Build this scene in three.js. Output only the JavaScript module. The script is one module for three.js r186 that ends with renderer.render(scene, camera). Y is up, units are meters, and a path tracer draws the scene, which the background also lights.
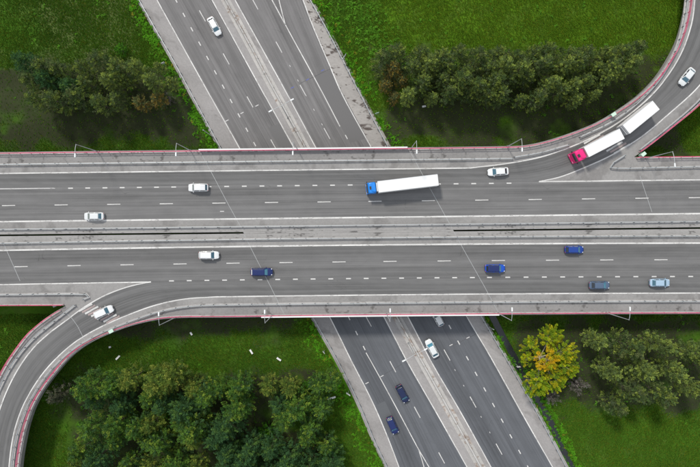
import * as THREE from 'three';
import { RoundedBoxGeometry } from 'three/addons/geometries/RoundedBoxGeometry.js';
import { mergeGeometries } from 'three/addons/utils/BufferGeometryUtils.js';

// ---------------------------------------------------------------- camera, sky, sun, exposure
const CAM_Y = 127, DECK = 7, PXM = 4.4;          // camera height, deck height, photo pixels per metre on the deck
const scene = new THREE.Scene();
const camera = new THREE.PerspectiveCamera(2 * Math.atan(233.5 / PXM / (CAM_Y - DECK)) * 180 / Math.PI, 1024 / 683, 1, 3000);
camera.position.set(0, CAM_Y, 0);
camera.up.set(0, 0, -1);
camera.lookAt(0, 0, 0);
const renderer = new THREE.WebGLRenderer({ antialias: true });
renderer.toneMapping = THREE.LinearToneMapping;
renderer.toneMappingExposure = 1.2;
renderer.shadowMap.enabled = true;
{
  const W = 256, H = 128, d = new Float32Array(W * H * 4);
  for (let j = 0; j < H; j++) for (let i = 0; i < W; i++) {
    const el = (j + 0.5) / H - 0.5, up = Math.max(0, Math.sin(el * Math.PI));   // row 0 is the bottom of the sky sphere
    const a = i / W * Math.PI * 2, k = 0.32 + 0.44 * up + 0.03 * Math.sin(a * 3 + up * 7) + 0.02 * Math.sin(a * 7 - up * 11), o = (j * W + i) * 4;
    d[o] = 0.90 * k; d[o + 1] = 0.96 * k; d[o + 2] = 1.06 * k; d[o + 3] = 1;
  }
  const t = new THREE.DataTexture(d, W, H, THREE.RGBAFormat, THREE.FloatType);
  t.mapping = THREE.EquirectangularReflectionMapping; t.magFilter = t.minFilter = THREE.LinearFilter; t.needsUpdate = true;
  scene.background = t; scene.environment = t;
}
const sun = new THREE.DirectionalLight(new THREE.Color(1, 0.95, 0.87), 2.2);
sun.position.set(-58, 150, -108); sun.target.position.set(0, 0, 0);
sun.castShadow = true; sun.shadow.radius = 14; sun.shadow.mapSize.set(2048, 2048);
Object.assign(sun.shadow.camera, { left: -130, right: 130, top: 130, bottom: -130, near: 10, far: 420 });
scene.add(sun, sun.target);

// ---------------------------------------------------------------- helpers
let seed = 7;
const rnd = () => { seed = (seed + 0x6D2B79F5) | 0; let t = Math.imul(seed ^ (seed >>> 15), 1 | seed); t = (t + Math.imul(t ^ (t >>> 7), 61 | t)) ^ t; return ((t ^ (t >>> 14)) >>> 0) / 4294967296; };
const rr = (a, b) => a + (b - a) * rnd(), pick = a => a[Math.floor(rnd() * a.length)], lerp = (a, b, t) => a + (b - a) * t, clamp = (x, a, b) => Math.min(b, Math.max(a, x));
const smooth = (a, b, x) => { const t = clamp((x - a) / (b - a), 0, 1); return t * t * (3 - 2 * t); };
const V = (x, y, z) => new THREE.Vector3(x, y, z);
const hsh = (x, y, s) => { let h = Math.imul(x, 374761393) ^ Math.imul(y, 668265263) ^ Math.imul(s, 1442695041); h = Math.imul(h ^ (h >>> 13), 1274126177); return ((h ^ (h >>> 16)) >>> 0) / 4294967296; };
function vn(x, y, s = 1, px = 0, py = 0) {           // value noise, tiling with periods px, py when given
  const x0 = Math.floor(x), y0 = Math.floor(y), fx = x - x0, fy = y - y0, w = (v, p) => p ? ((v % p) + p) % p : v;
  const a = w(x0, px), b = w(x0 + 1, px), c = w(y0, py), d = w(y0 + 1, py), ux = fx * fx * (3 - 2 * fx), uy = fy * fy * (3 - 2 * fy);
  return lerp(lerp(hsh(a, c, s), hsh(b, c, s), ux), lerp(hsh(a, d, s), hsh(b, d, s), ux), uy);
}
const fbm = (x, y, s, o = 4) => { let v = 0, a = 0.5, n = 0; for (let i = 0; i < o; i++) { v += a * vn(x, y, s + i); n += a; x *= 2.03; y *= 2.03; a *= 0.5; } return v / n; };
const toS = c => Math.round(255 * clamp(c <= 0.0031308 ? 12.92 * c : 1.055 * Math.pow(c, 1 / 2.4) - 0.055, 0, 1));
function tex(w, h, fn, { srgb = true, repeat, wrapS = THREE.RepeatWrapping, wrapT = THREE.RepeatWrapping } = {}) {   // fn(u, v) gives linear r, g, b
  const d = new Uint8Array(w * h * 4);
  for (let j = 0; j < h; j++) for (let i = 0; i < w; i++) {
    const c = fn((i + 0.5) / w, (j + 0.5) / h), o = (j * w + i) * 4;
    for (let k = 0; k < 3; k++) d[o + k] = srgb ? toS(c[k]) : Math.round(255 * clamp(c[k], 0, 1));
    d[o + 3] = 255;
  }
  const t = new THREE.DataTexture(d, w, h); t.magFilter = THREE.LinearFilter; t.minFilter = THREE.LinearMipmapLinearFilter; t.generateMipmaps = true;
  t.wrapS = wrapS; t.wrapT = wrapT; if (srgb) t.colorSpace = THREE.SRGBColorSpace; if (repeat) t.repeat.set(...repeat); t.needsUpdate = true;
  return t;
}
const lin = (r, g, b) => new THREE.Color().setRGB(r, g, b);
const mat = (r, g, b, roughness = 0.85, metalness = 0, more = {}) => new THREE.MeshStandardMaterial({ color: lin(r, g, b), roughness, metalness, ...more });

// a point of the photograph seen at height h, in metres
const P = (x, y, h = 0) => { const k = (CAM_Y - h) / ((CAM_Y - DECK) * PXM); return V((x - 350) * k, h, (y - 233.5) * k); };
const used = {};
const numbered = n => { const k = used[n] = (used[n] ?? -1) + 1; return k ? n + '_' + String(k).padStart(3, '0') : n; };
const mesh = (name, geo, m, parent) => { const o = new THREE.Mesh(geo, m); o.name = name; o.castShadow = o.receiveShadow = true; if (parent) parent.add(o); return o; };
function thing(name, label, category, group, pos) {
  const o = new THREE.Group(); o.name = numbered(name); o.userData = { label, category }; if (group) o.userData.group = group;
  if (pos) o.position.copy(pos); scene.add(o); return o;
}
function copy(src, label, group) { const o = src.clone(); o.name = numbered(src.name.replace(/_\d{3}$/, '')); o.userData = { ...src.userData, label }; if (group) o.userData.group = group; scene.add(o); return o; }
function struct(name, geo, m) { const o = geo ? new THREE.Mesh(geo, m) : new THREE.Group(); o.name = name; o.castShadow = o.receiveShadow = true; o.userData.kind = 'structure'; scene.add(o); return o; }
const stuff = (o, label, category) => { o.userData = { kind: 'stuff', label, category }; return o; };

function geoFrom(pos, idx, uv, col) {
  const g = new THREE.BufferGeometry(); g.setAttribute('position', new THREE.Float32BufferAttribute(pos, 3));
  if (uv) g.setAttribute('uv', new THREE.Float32BufferAttribute(uv, 2));
  if (col) g.setAttribute('color', new THREE.Float32BufferAttribute(col, 3));
  g.setIndex(idx); g.computeVertexNormals(); return g;
}
// polyline tools (arrays of Vector3, y carries the height)
function smoothLine(pts, step = 2) {
  const c = new THREE.CatmullRomCurve3(pts, false, 'centripetal'); c.arcLengthDivisions = 600; const n = Math.max(2, Math.ceil(c.getLength() / step));
  return c.getSpacedPoints(n);
}
function resample(pts, n) {
  const L = [0]; for (let i = 1; i < pts.length; i++) L.push(L[i - 1] + pts[i].distanceTo(pts[i - 1]));
  const out = []; let k = 0;
  for (let i = 0; i <= n; i++) { const s = L[L.length - 1] * i / n; while (k < pts.length - 2 && L[k + 1] < s) k++; out.push(pts[k].clone().lerp(pts[k + 1], clamp((s - L[k]) / (L[k + 1] - L[k] || 1), 0, 1))); }
  return out;
}
const lengthOf = pts => pts.reduce((s, p, i) => i ? s + p.distanceTo(pts[i - 1]) : 0, 0);
function sides(pts) {                                 // unit vectors to the right of the walking direction
  return pts.map((p, i) => { const a = pts[Math.max(0, i - 1)], b = pts[Math.min(pts.length - 1, i + 1)], t = b.clone().sub(a); t.y = 0; t.normalize(); return V(-t.z, 0, t.x); });
}
const offset = (pts, d, dy = 0) => { const s = sides(pts); return pts.map((p, i) => p.clone().addScaledVector(s[i], d).add(V(0, dy, 0))); };
function ribbon(A, B, y, across = 1, from = 0) {                // flat sheet between two polylines; u metres along, v across
  const n = Math.max(A.length, B.length, 2) - 1, a = resample(A, n), b = resample(B, n), pos = [], uv = [], idx = []; let s = 0;
  for (let i = 0; i <= n; i++) {
    if (i) s += (a[i].distanceTo(a[i - 1]) + b[i].distanceTo(b[i - 1])) / 2;
    pos.push(a[i].x, y, a[i].z, b[i].x, y, b[i].z); uv.push(s, from, s, across);
    if (i) { const o = 2 * i; idx.push(o - 2, o, o - 1, o, o + 1, o - 1); }
  }
  const g = geoFrom(pos, idx, uv); if (g.attributes.normal.getY(0) < 0) { g.setIndex(idx.map((_, i) => idx[i - i % 3 + 2 - i % 3])); g.computeVertexNormals(); }
  return g;
}
const stripe = (pts, w, y) => ribbon(offset(pts, -w / 2), offset(pts, w / 2), y);
function sweep(pts, prof) {                           // closed profile [[across, up], ...] swept along a polyline
  const s = sides(pts), n = prof.length, pos = [], idx = [], uv = []; let L = 0;
  pts.forEach((p, i) => { if (i) L += p.distanceTo(pts[i - 1]); let w = 0; prof.forEach(([a, h], k) => { if (k) w += Math.hypot(a - prof[k - 1][0], h - prof[k - 1][1]); pos.push(p.x + s[i].x * a, p.y + h, p.z + s[i].z * a); uv.push(L + p.x * 0.37, w + p.z * 0.21); }); });
  for (let i = 1; i < pts.length; i++) for (let k = 0; k < n; k++) { const a = (i - 1) * n + k, b = (i - 1) * n + (k + 1) % n, c = a + n, d = b + n; idx.push(a, b, c, b, d, c); }
  const e = (pts.length - 1) * n; for (let k = 1; k < n - 1; k++) idx.push(0, k + 1, k, e, e + k, e + k + 1);
  let g = geoFrom(pos, idx, uv); g = g.toNonIndexed(); g.computeVertexNormals(); return g;
}
const rect = (w, y0, y1, c = 0) => [[c - w / 2, y0], [c - w / 2, y1], [c + w / 2, y1], [c + w / 2, y0]];
function slab(outline, top, thick) {                  // outline in metres (x, z)
  const s = new THREE.Shape(outline.map(p => new THREE.Vector2(p.x, -p.z)));
  const g = new THREE.ExtrudeGeometry(s, { depth: thick, bevelEnabled: false }); g.rotateX(-Math.PI / 2); g.translate(0, top - thick, 0); return g;
}
const box = (w, h, d, x = 0, y = 0, z = 0) => { const g = new THREE.BoxGeometry(w, h, d); g.translate(x, y, z); return g; };
const rbox = (w, h, d, r, x = 0, y = 0, z = 0, s = 2) => { const g = new RoundedBoxGeometry(w, h, d, s, r); g.translate(x, y, z); return g; };
function rod(a, b, r0, r1 = r0, n = 8) {
  const d = b.clone().sub(a), g = new THREE.CylinderGeometry(r1, r0, d.length(), n, 1);
  g.applyQuaternion(new THREE.Quaternion().setFromUnitVectors(V(0, 1, 0), d.clone().normalize())); g.translate((a.x + b.x) / 2, (a.y + b.y) / 2, (a.z + b.z) / 2); return g;
}
const clean = g => { let q = g.index ? g.toNonIndexed() : g.clone(); for (const k of Object.keys(q.attributes)) if (!['position', 'normal', 'uv'].includes(k)) q.deleteAttribute(k); return q; };
const merge = gs => mergeGeometries(gs.map(clean));

// ---------------------------------------------------------------- materials
// worn asphalt: streaks of wear along the lanes (u tiles every 96 m), grain, stains, sealed cracks
function asphaltTex(base, tint, s, lanes) {
  return tex(2048, 512, (u, v) => {
    const l = v * lanes, f = l - Math.floor(l), k = Math.floor(l);
    const streak = vn(u * 5, v * 46, s, 5) * 0.5 + vn(u * 11, v * 110, s + 1, 11) * 0.3 + vn(u * 2, v * 13, s + 2, 2) * 0.5 - 0.65;
    const track = Math.exp(-(((f - 0.27) / 0.1) ** 2)) + Math.exp(-(((f - 0.73) / 0.1) ** 2));
    const lane = (hsh(k, 3, s) - 0.5) * 0.16 - 0.1 * Math.exp(-(((f - 0.5) / 0.09) ** 2)) * vn(u * 4, k, s + 7, 4), blot = vn(u * 24, v * 6, s + 5, 24) * 0.6 + vn(u * 70, v * 17, s + 6, 70) * 0.4 - 0.5, grain = hsh(Math.floor(u * 2048), Math.floor(v * 512), s) - 0.5;
    const crack = Math.abs(vn(u * 40, v * 9, s + 8, 40) - 0.5) < 0.006 && vn(u * 9, v * 3, s + 9, 9) > 0.7 ? -0.2 : 0;
    const m = base * (1 + streak * 0.55 + lane + track * 0.06 * (vn(u * 6, k, s + 4, 6) * 2 - 0.3) + blot * 0.2 + grain * 0.22 + crack);
    return [m * tint[0], m * tint[1], m * tint[2]];
  }, { repeat: [1 / 96, 1] });
}
const roughAsphalt = t => new THREE.MeshStandardMaterial({ map: t, roughness: 0.9 });
const mAsphaltN = roughAsphalt(asphaltTex(0.155, [1.01, 0.995, 0.985], 11, 3));
const mAsphaltS = roughAsphalt(asphaltTex(0.14, [1.01, 0.995, 0.985], 31, 3));
const mRamp = roughAsphalt(asphaltTex(0.142, [1, 0.99, 0.98], 51, 2));
const mHighN = roughAsphalt(asphaltTex(0.165, [1.02, 0.985, 0.975], 71, 3));
const mHighS = roughAsphalt(asphaltTex(0.108, [0.95, 1, 1.1], 91, 3));
function patchy(base, dirt, s, scale, amount, w = 1024) {           // concrete or old asphalt with stains; uv in metres, 48 m tile
  return tex(w, w, (u, v) => {
    const a = vn(u * 24 * scale, v * 24 * scale, s, 24 * scale, 24 * scale) * 0.5 + vn(u * 64 * scale, v * 64 * scale, s + 1, 64 * scale, 64 * scale) * 0.3 + vn(u * 7 * scale, v * 7 * scale, s + 2, 7 * scale, 7 * scale) * 0.4;
    const k = smooth(0.68, 0.92, a) * amount, g = 1 + (hsh(Math.floor(u * w), Math.floor(v * w), s) - 0.5) * 0.16 + (vn(u * 160, v * 160, s + 4, 160, 160) - 0.5) * 0.14 + (vn(u * 12, v * 12, s + 5, 12, 12) - 0.5) * 0.22;
    return [0, 1, 2].map(i => lerp(base[i], dirt[i], k) * g);
  }, { repeat: [1 / 48, 1 / 48] });
}
const planar = t => new THREE.MeshStandardMaterial({ map: t, roughness: 0.92 });
const mDeck = planar(patchy([0.275, 0.266, 0.258], [0.16, 0.153, 0.147], 111, 1, 0.5));
const mMedian = planar(patchy([0.31, 0.3, 0.29], [0.1, 0.095, 0.09], 131, 2, 0.8));
const mFoot = planar(patchy([0.255, 0.247, 0.24], [0.085, 0.08, 0.075], 121, 2, 0.75));
const mShoulder = planar(patchy([0.31, 0.295, 0.288], [0.2, 0.188, 0.18], 151, 1, 0.5));
const mSand = planar(patchy([0.34, 0.32, 0.3], [0.085, 0.068, 0.06], 171, 3, 0.95));
const mBarrier = planar(patchy([0.46, 0.445, 0.425], [0.24, 0.16, 0.115], 191, 2, 0.75, 512));
const mKerb = planar(patchy([0.42, 0.41, 0.4], [0.2, 0.19, 0.18], 211, 4, 0.8, 512));
const mPaint = planar(patchy([0.64, 0.63, 0.61], [0.3, 0.29, 0.28], 231, 5, 0.85, 512));
const mPaintWorn = planar(patchy([0.52, 0.51, 0.5], [0.2, 0.19, 0.19], 251, 5, 0.95, 512));
const mPaintPink = planar(patchy([0.36, 0.29, 0.28], [0.2, 0.17, 0.16], 271, 5, 0.9, 512));
const mPatch = mat(0.085, 0.084, 0.084, 0.92), mJoint = mat(0.36, 0.37, 0.37, 0.7), mSeam = mat(0.085, 0.086, 0.09, 0.8);
const mGalv = mat(0.46, 0.49, 0.5, 0.5, 0.35), mPost = mat(0.2, 0.21, 0.22, 0.6, 0.3), mPole = mat(0.5, 0.52, 0.53, 0.5, 0.2);
const mPink = mat(0.66, 0.06, 0.16, 0.55), mWhite = mat(0.74, 0.74, 0.73, 0.6), mHead = mat(0.8, 0.82, 0.82, 0.35), mLens = mat(0.7, 0.72, 0.7, 0.2);
const mGreenBox = mat(0.42, 0.6, 0.48, 0.6), mTyre = mat(0.02, 0.02, 0.021, 0.9), mRim = mat(0.45, 0.46, 0.47, 0.35, 0.8), mDark = mat(0.03, 0.03, 0.032, 0.6), mBlueMark = mat(0.1, 0.12, 0.34, 0.7);

// ---------------------------------------------------------------- lines of the site, measured in photo pixels
const dN = x => -0.0115 * (x - 350);
const dS = x => { const u = x - 350, c = clamp(u, -420, 420); return -0.0105 * c + 0.0000125 * c * c - 0.006 * (u - c); };
const lineX = (f, x0, x1, h, step = 25) => { const o = [], n = Math.ceil(Math.abs(x1 - x0) / step); for (let i = 0; i <= n; i++) { const x = lerp(x0, x1, i / n); o.push(P(x, f(x), h)); } return o; };
const nAt = y => x => y + dN(x), sAt = y => x => y + dS(x);
const pxCurve = (list, h, step = 1.5) => smoothLine(list.map(([x, y]) => P(x, y, h)), step);
const gapN = x => 230.9 - 0.0105 * (x - 350), gapS = x => 232.5 - 0.0105 * (x - 350);
const FAR0 = -1100, FAR1 = 1800, R0 = -260, R1 = 960;
// curves of the two ramps
const neOuter = [[500, 146.2], [522, 145.4], [540, 142.3], [560, 136.4], [580, 129.3], [600, 120.5], [616, 111], [636, 97], [654, 80], [668, 60], [679, 38], [685, 16], [687.5, 0], [690, -40], [690, -120], [690, -500]];
const neRight = [[634, 157], [645, 149.5], [670, 130], [703, 102], [731, 66], [746, 30], [752, -10], [754, -60], [754, -120], [754, -500]];
const swOuter = [[210, 317.7], [185, 317.9], [160, 319.6], [130, 326.3], [100, 338], [85, 346], [70, 357.5], [58, 371], [45, 388], [35, 405], [28, 424], [23, 446], [20, 467], [18, 520], [17, 600], [17, 900]];
const swLeft = [[66, 305.5], [50, 315], [30, 331], [15, 350], [4, 367], [-8, 392], [-19, 425], [-25, 467], [-28, 520], [-29, 600], [-29, 900]];
const neLineOut = [[470, 168], [500, 164.5], [525, 160.5], [546, 155.6], [582, 142.2], [614, 125.5], [640, 106], [660, 86], [680, 56], [690, 30], [694, 10], [697, -60], [697, -150], [697, -500]];
const neLineIn = [[539, 181.6], [560, 177], [590, 165.2], [610, 156], [640, 137.8], [670, 113], [700, 85], [722, 52], [735, 18], [740, -20], [742, -150], [742, -500]];
const swLineOut = [[215, 296.9], [188, 298.6], [168, 302], [150, 306.8], [135, 312.2], [118, 319], [100, 327.3], [80, 338.6], [66, 349.2], [52, 362.6], [43, 373], [32, 389], [22, 408], [14, 432], [10, 456], [7, 500], [6, 600], [6, 900]];
const swLineIn = [[151, 281.9], [140, 283.8], [124, 288], [108, 294], [96, 300], [80, 310], [66, 320.5], [50, 332.5], [36, 345], [26, 357], [14, 376], [3, 400], [-6, 430], [-11, 460], [-14, 520], [-15, 900]];

// ---------------------------------------------------------------- ground
const hwLeft = y => y < 233 ? 140 + 0.55 * y : 314 + 0.497 * (y - 317.6) - (y < 317 ? (317.6 - y) * 0.055 : 0);
const hwRight = y => y < 147 ? 309 + 0.53 * y : 387 + 0.55 * (y - 147) + (y > 316 ? 0.018 * (y - 316) : 0);
const ditchPx = [[486, 306], [497, 324], [514, 357], [530, 387], [541, 405], [552, 424], [561, 445], [572, 467], [600, 520], [640, 600]];
const ditchX = y => { for (let i = 1; i < ditchPx.length; i++) if (y <= ditchPx[i][1]) { const [a, b] = [ditchPx[i - 1], ditchPx[i]]; return lerp(a[0], b[0], (y - a[1]) / (b[1] - a[1])); } return 1e5; };
const toPx = (x, z) => { const k = CAM_Y / ((CAM_Y - DECK) * PXM); return [x / k + 350, z / k + 233.5]; };
const onRoad = (x, y, m = 0) => x > hwLeft(y) - m && x < hwRight(y) + m;
const shadeLitter = [[372, 680, 48, 148], [-60, 200, 60, 148], [60, 325, 372, 600], [70, 300, 300, 338], [520, 720, 318, 412]];       // leaf litter and soil areas; tree and deck shade painted in as darker colour
const shadeLitterAt = (x, y, X, Z) => { const w = (fbm(X * 0.22, Z * 0.22, 631, 3) - 0.5) * 40; let k = 0; for (const [a, b, c, d] of shadeLitter) k = Math.max(k, smooth(-8, 10, Math.min(x - a, b - x, y - c, d - y) + w)); return k; };
function groundH(X, Z) {
  const [x, y] = toPx(X, Z), d = Math.max(hwLeft(y) - x, x - hwRight(y)), k = smooth(2, 14, d);
  let h = -0.02 + k * ((fbm(X * 0.11, Z * 0.11, 501, 3) - 0.5) * 0.5);
  if (y > 306 && y < 600) h -= 0.75 * Math.exp(-(((x - ditchX(y)) / 4.6) ** 2));
  return h;
}
{
  const N = 300, co = [], half = 120;
  for (let i = 0; i <= N; i++) { const t = i / N * 2 - 1, a = Math.abs(t); co.push(Math.sign(t) * (a < 0.94 ? a / 0.94 * half : half + Math.pow((a - 0.94) / 0.06, 2) * 1400)); }
  const pos = [], uv = [], idx = [];
  for (let j = 0; j <= N; j++) for (let i = 0; i <= N; i++) {
    pos.push(co[i], Math.abs(co[i]) > 125 || Math.abs(co[j]) > 125 ? -0.02 : groundH(co[i], co[j]), co[j]); uv.push(co[i] / 240 + 0.5, co[j] / 240 + 0.5);
    if (i && j) { const b = j * (N + 1) + i, a = b - 1, c = b - N - 1, d = c - 1; idx.push(d, a, c, a, b, c); }
  }
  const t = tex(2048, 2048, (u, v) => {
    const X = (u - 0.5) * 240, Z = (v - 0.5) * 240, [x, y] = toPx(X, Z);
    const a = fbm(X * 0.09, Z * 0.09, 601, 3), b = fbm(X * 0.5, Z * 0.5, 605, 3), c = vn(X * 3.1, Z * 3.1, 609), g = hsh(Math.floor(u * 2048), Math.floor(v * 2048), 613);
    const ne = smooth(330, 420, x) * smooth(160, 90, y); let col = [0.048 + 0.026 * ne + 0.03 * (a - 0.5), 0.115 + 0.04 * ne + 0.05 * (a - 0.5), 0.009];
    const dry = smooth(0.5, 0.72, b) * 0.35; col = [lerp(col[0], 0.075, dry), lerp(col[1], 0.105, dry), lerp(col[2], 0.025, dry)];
    // mown lines of the upper right field, weeds of the verge, litter and soil darkened with painted tree and deck shade
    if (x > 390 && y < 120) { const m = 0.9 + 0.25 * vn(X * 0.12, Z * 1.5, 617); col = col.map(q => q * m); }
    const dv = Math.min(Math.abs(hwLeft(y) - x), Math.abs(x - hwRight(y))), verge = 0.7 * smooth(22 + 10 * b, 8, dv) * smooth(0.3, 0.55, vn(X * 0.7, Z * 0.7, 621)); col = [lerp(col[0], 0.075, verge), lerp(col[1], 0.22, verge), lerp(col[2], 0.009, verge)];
    { const s = shadeLitterAt(x, y, X, Z) * smooth(0.12, 0.42, fbm(X * 0.16, Z * 0.16, 625, 3)) * 0.92; col = [lerp(col[0], 0.034, s), lerp(col[1], 0.036, s), lerp(col[2], 0.02, s)]; }
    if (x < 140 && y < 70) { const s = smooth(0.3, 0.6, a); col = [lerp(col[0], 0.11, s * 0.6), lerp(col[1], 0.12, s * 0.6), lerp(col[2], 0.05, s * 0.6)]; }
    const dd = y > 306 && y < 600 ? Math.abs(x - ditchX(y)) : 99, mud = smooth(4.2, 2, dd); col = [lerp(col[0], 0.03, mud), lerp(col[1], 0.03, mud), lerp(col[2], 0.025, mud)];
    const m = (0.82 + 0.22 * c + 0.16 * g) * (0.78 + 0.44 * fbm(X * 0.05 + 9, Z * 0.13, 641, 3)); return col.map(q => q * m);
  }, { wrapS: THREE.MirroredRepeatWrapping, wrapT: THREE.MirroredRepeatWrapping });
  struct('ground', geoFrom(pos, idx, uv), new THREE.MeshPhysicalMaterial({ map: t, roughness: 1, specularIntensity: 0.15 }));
  const dl = smoothLine(ditchPx.map(([x, y]) => P(x, y, 0)), 1.5);
  struct('ditch_water', ribbon(dl.map((p, i) => offset(dl, -0.62 - 0.3 * vn(i * 0.7, 1, 41))[i]), dl.map((p, i) => offset(dl, 0.62 + 0.3 * vn(i * 0.7, 5, 43))[i]), -0.34), mat(0.012, 0.014, 0.016, 0.25));
}

// ---------------------------------------------------------------- highway below
const highway = struct('highway');
{
  const HY = 0.05, ln = (list, step = 2) => pxCurve(list, 0, step), far = list => {          // on past both ends: first as they point, then along the road
    const [a, b] = list, [c, d] = list.slice(-2), m = (a[0] - b[0]) / (a[1] - b[1]), n = (d[0] - c[0]) / (d[1] - c[1]), t = 0.545;
    return [[a[0] - 60 * m - 900 * t, a[1] - 960], [a[0] - 60 * m - 40 * t, a[1] - 100], [a[0] - 60 * m, a[1] - 60], ...list, [d[0] + 60 * n, d[1] + 60], [d[0] + 60 * n + 40 * t, d[1] + 100], [d[0] + 60 * n + 900 * t, d[1] + 960]]; };
  const L = {
    barL: far([[140, 0], [158, 32], [174, 60], [222, 149], [314, 317.6], [336, 356], [360, 404], [375, 440], [388, 467]]),
    lineL: far([[157, 0], [178, 38], [208, 92], [240, 149], [330, 317.6], [350, 358], [373, 403], [388, 438], [399, 467]]),
    lineLR: far([[212, 0], [232, 36], [260, 87], [294, 148], [384, 317], [408, 363], [436, 412], [467, 467]]),
    lineRL: far([[235, 0], [260, 45], [286, 92], [316, 148], [408, 317], [432, 363], [460, 411], [491, 467]]),
    lineR: far([[303, 0], [312, 24], [329, 64], [341, 92], [371, 147], [467, 317], [490, 356], [524, 417], [552, 466]]),
    barR: far([[309, 0], [327, 32], [358, 92], [387, 147], [480, 316], [514, 374], [540, 420], [565, 467]]),
  };
  for (const k in L) L[k] = ln(L[k]);
  const cut = (pts, north) => { const o = pts.filter(p => north ? p.z < 0 : p.z > 0), i = pts.findIndex(p => p.z >= 0), a = pts[i - 1], b = pts[i], m = a.clone().lerp(b, -a.z / (b.z - a.z)); return north ? [...o, m] : [m, ...o]; };
  mesh('shoulder', ribbon(offset(L.barL, 0.8), offset(L.barR, -0.8), 0.036), mShoulder, highway).geometry.attributes.uv.array.forEach((v, i, a) => { if (i % 2) a[i] = v * 48; });
  const rIn = offset(L.lineR, 0.1);
  mesh('verge_strip', ribbon(cut(rIn, true), cut(offset(L.barR, -0.9), true), 0.041), mSand, highway).geometry.attributes.uv.array.forEach((v, i, a) => { if (i % 2) a[i] = v * 3; });
  for (const north of [true, false]) for (const [a, b] of [['lineL', 'lineLR'], ['lineRL', 'lineR']]) mesh('carriageway', ribbon(cut(L[a], north), cut(L[b], north), 0.046), north ? mHighN : mHighS, highway);
  for (const k of ['lineL', 'lineLR', 'lineRL', 'lineR']) mesh('edge_line', stripe(L[k], 0.24, HY + 0.004), mPaint, highway);
  const MY = HY + 0.004;
  const fix = (pts, k) => { const g = stripe(pts, k, MY); return g; };
  mesh('lane_line', fix(ln([[366, 352.6], [378, 374], [396, 407], [419, 450], [429, 467], [451, 507], [500, 597]]), 0.2), mPaint, highway);
  mesh('gore_line', fix(ln([[419, 450.5], [424, 467], [432, 500], [444, 560]]), 0.2), mPaint, highway);
  mesh('lane_line', fix(ln([[222, -90], [272, 0], [286, 26], [322, 92], [340, 126.5]]), 0.22), mPaint, highway);
  mesh('gore_line', fix(ln([[262, -90], [279, 0], [285.4, 25]]), 0.2), mPaint, highway);
  // dashes: a, b in photo pixels on the lane boundary, stepped by the marking's period
  const dash = (x, y, dir, len, w, m = mPaint) => { const c = P(x, y, 0), h = V(dir[0], 0, dir[1]).normalize().multiplyScalar(len / 2); mesh('lane_dash', stripe([c.clone().sub(h), c.clone().add(h)], w, MY), m, highway); };
  const run = (x, y, dx, dy, i0, i1, len, w, m) => { for (let i = i0; i <= i1; i++) { const q = [x + dx * i, y + dy * i]; if (q[1] > 148 && q[1] < 316) continue; dash(q[0], q[1], [dx, dy], len, w, m); } };
  run(184, 15, 7.86, 14.35, -9, 9, 1.1, 0.24); run(349, 318, 7.6, 15, 0, 2, 1.1, 0.24);
  run(202.4, 16, 23.8, 43, -3, 3, 3, 0.2); run(368.4, 321, 24.4, 45.6, 0, 5, 3, 0.2);
  run(255, 4, 24, 43.2, -2, 3, 3, 0.2, mPaintWorn); run(447, 355, 26, 47, -1, 5, 3, 0.2);
  run(346.4, 137, 8, 14.6, 0, 0, 1.1, 0.22); run(450, 327, 8.7, 15.6, 0, 17, 1.1, 0.24);
  run(290, 66, 8, 14.6, 0, 4, 0.5, 0.13, mPaintWorn); run(455, 370, 8.7, 15.6, 0, 4, 0.4, 0.13, mPaintWorn);
  // small plates across the lanes, and seams of repairs
  const plate = (x, y, m) => { const c = P(x, y, 0), t = V(0.876, 0, -0.44).normalize().multiplyScalar(0.42); mesh('road_plate', stripe([c.clone().sub(t), c.clone().add(t)], 0.2, MY), m, highway); };
  for (const [x, y] of [[227, 120.6], [242, 113], [257, 105.6], [367, 383], [382, 376], [451, 345], [468, 337.6]]) plate(x, y, mPaintWorn);
  for (const [x, y] of [[292.4, 87.6], [307.6, 79.6], [322.6, 70.4]]) plate(x, y, mBlueMark);
  for (const [x0, y0, x1, y1] of [[300, 83.5, 330, 69], [378, 378, 402, 364], [452, 346, 478, 333]]) mesh('seam', stripe([P(x0, y0, 0), P(x1, y1, 0)], 0.1, HY + 0.001), mSeam, highway);
  const patch = (pts, m) => mesh('repair_patch', ribbon(pts.slice(0, 2).map(p => P(...p, 0)), pts.slice(2).map(p => P(...p, 0)), 0.0485, 8), m, highway);
  patch([[313, 77], [350, 143], [330, 70], [367, 138]], mPatch2()); patch([[268, 128], [279, 147], [279, 123.5], [292, 147]], mPatch2()); patch([[376, 405], [391, 437], [385, 401], [400, 433]], mat(0.115, 0.121, 0.13, 0.92));
  function mPatch2() { return mat(0.15, 0.146, 0.145, 0.92); }
  // roadside steel barriers and the concrete barrier of the median
  guardrail(L.barL.filter(p => Math.abs(p.z) < 130 && p.z < 130), 0.05, 'steel guardrail along the left grass verge of the diagonal highway', 1, 2.2);
  guardrail(L.barR.filter(p => Math.abs(p.z) < 130), 0.05, 'steel guardrail along the right grass verge of the diagonal highway', -1, 2.2);
  const med = ln(far([[225.5, 0], [260, 64], [269, 81], [290, 119], [305.5, 148], [397, 317], [416, 351], [444, 401], [481, 467]])), mb = thing('median_barrier', 'pale concrete median barrier with rusty stains down the middle of the diagonal highway', 'barrier');
  const inside = med.filter(p => Math.abs(p.z) < 140), seg = resample(inside, Math.round(lengthOf(inside) / 4));
  mesh('plinth', sweep(offset(inside, 0, 0.04), [[-1.0, 0], [-1.0, 0.1], [1.0, 0.1], [1.0, 0]]), mBarrier, mb);
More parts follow.
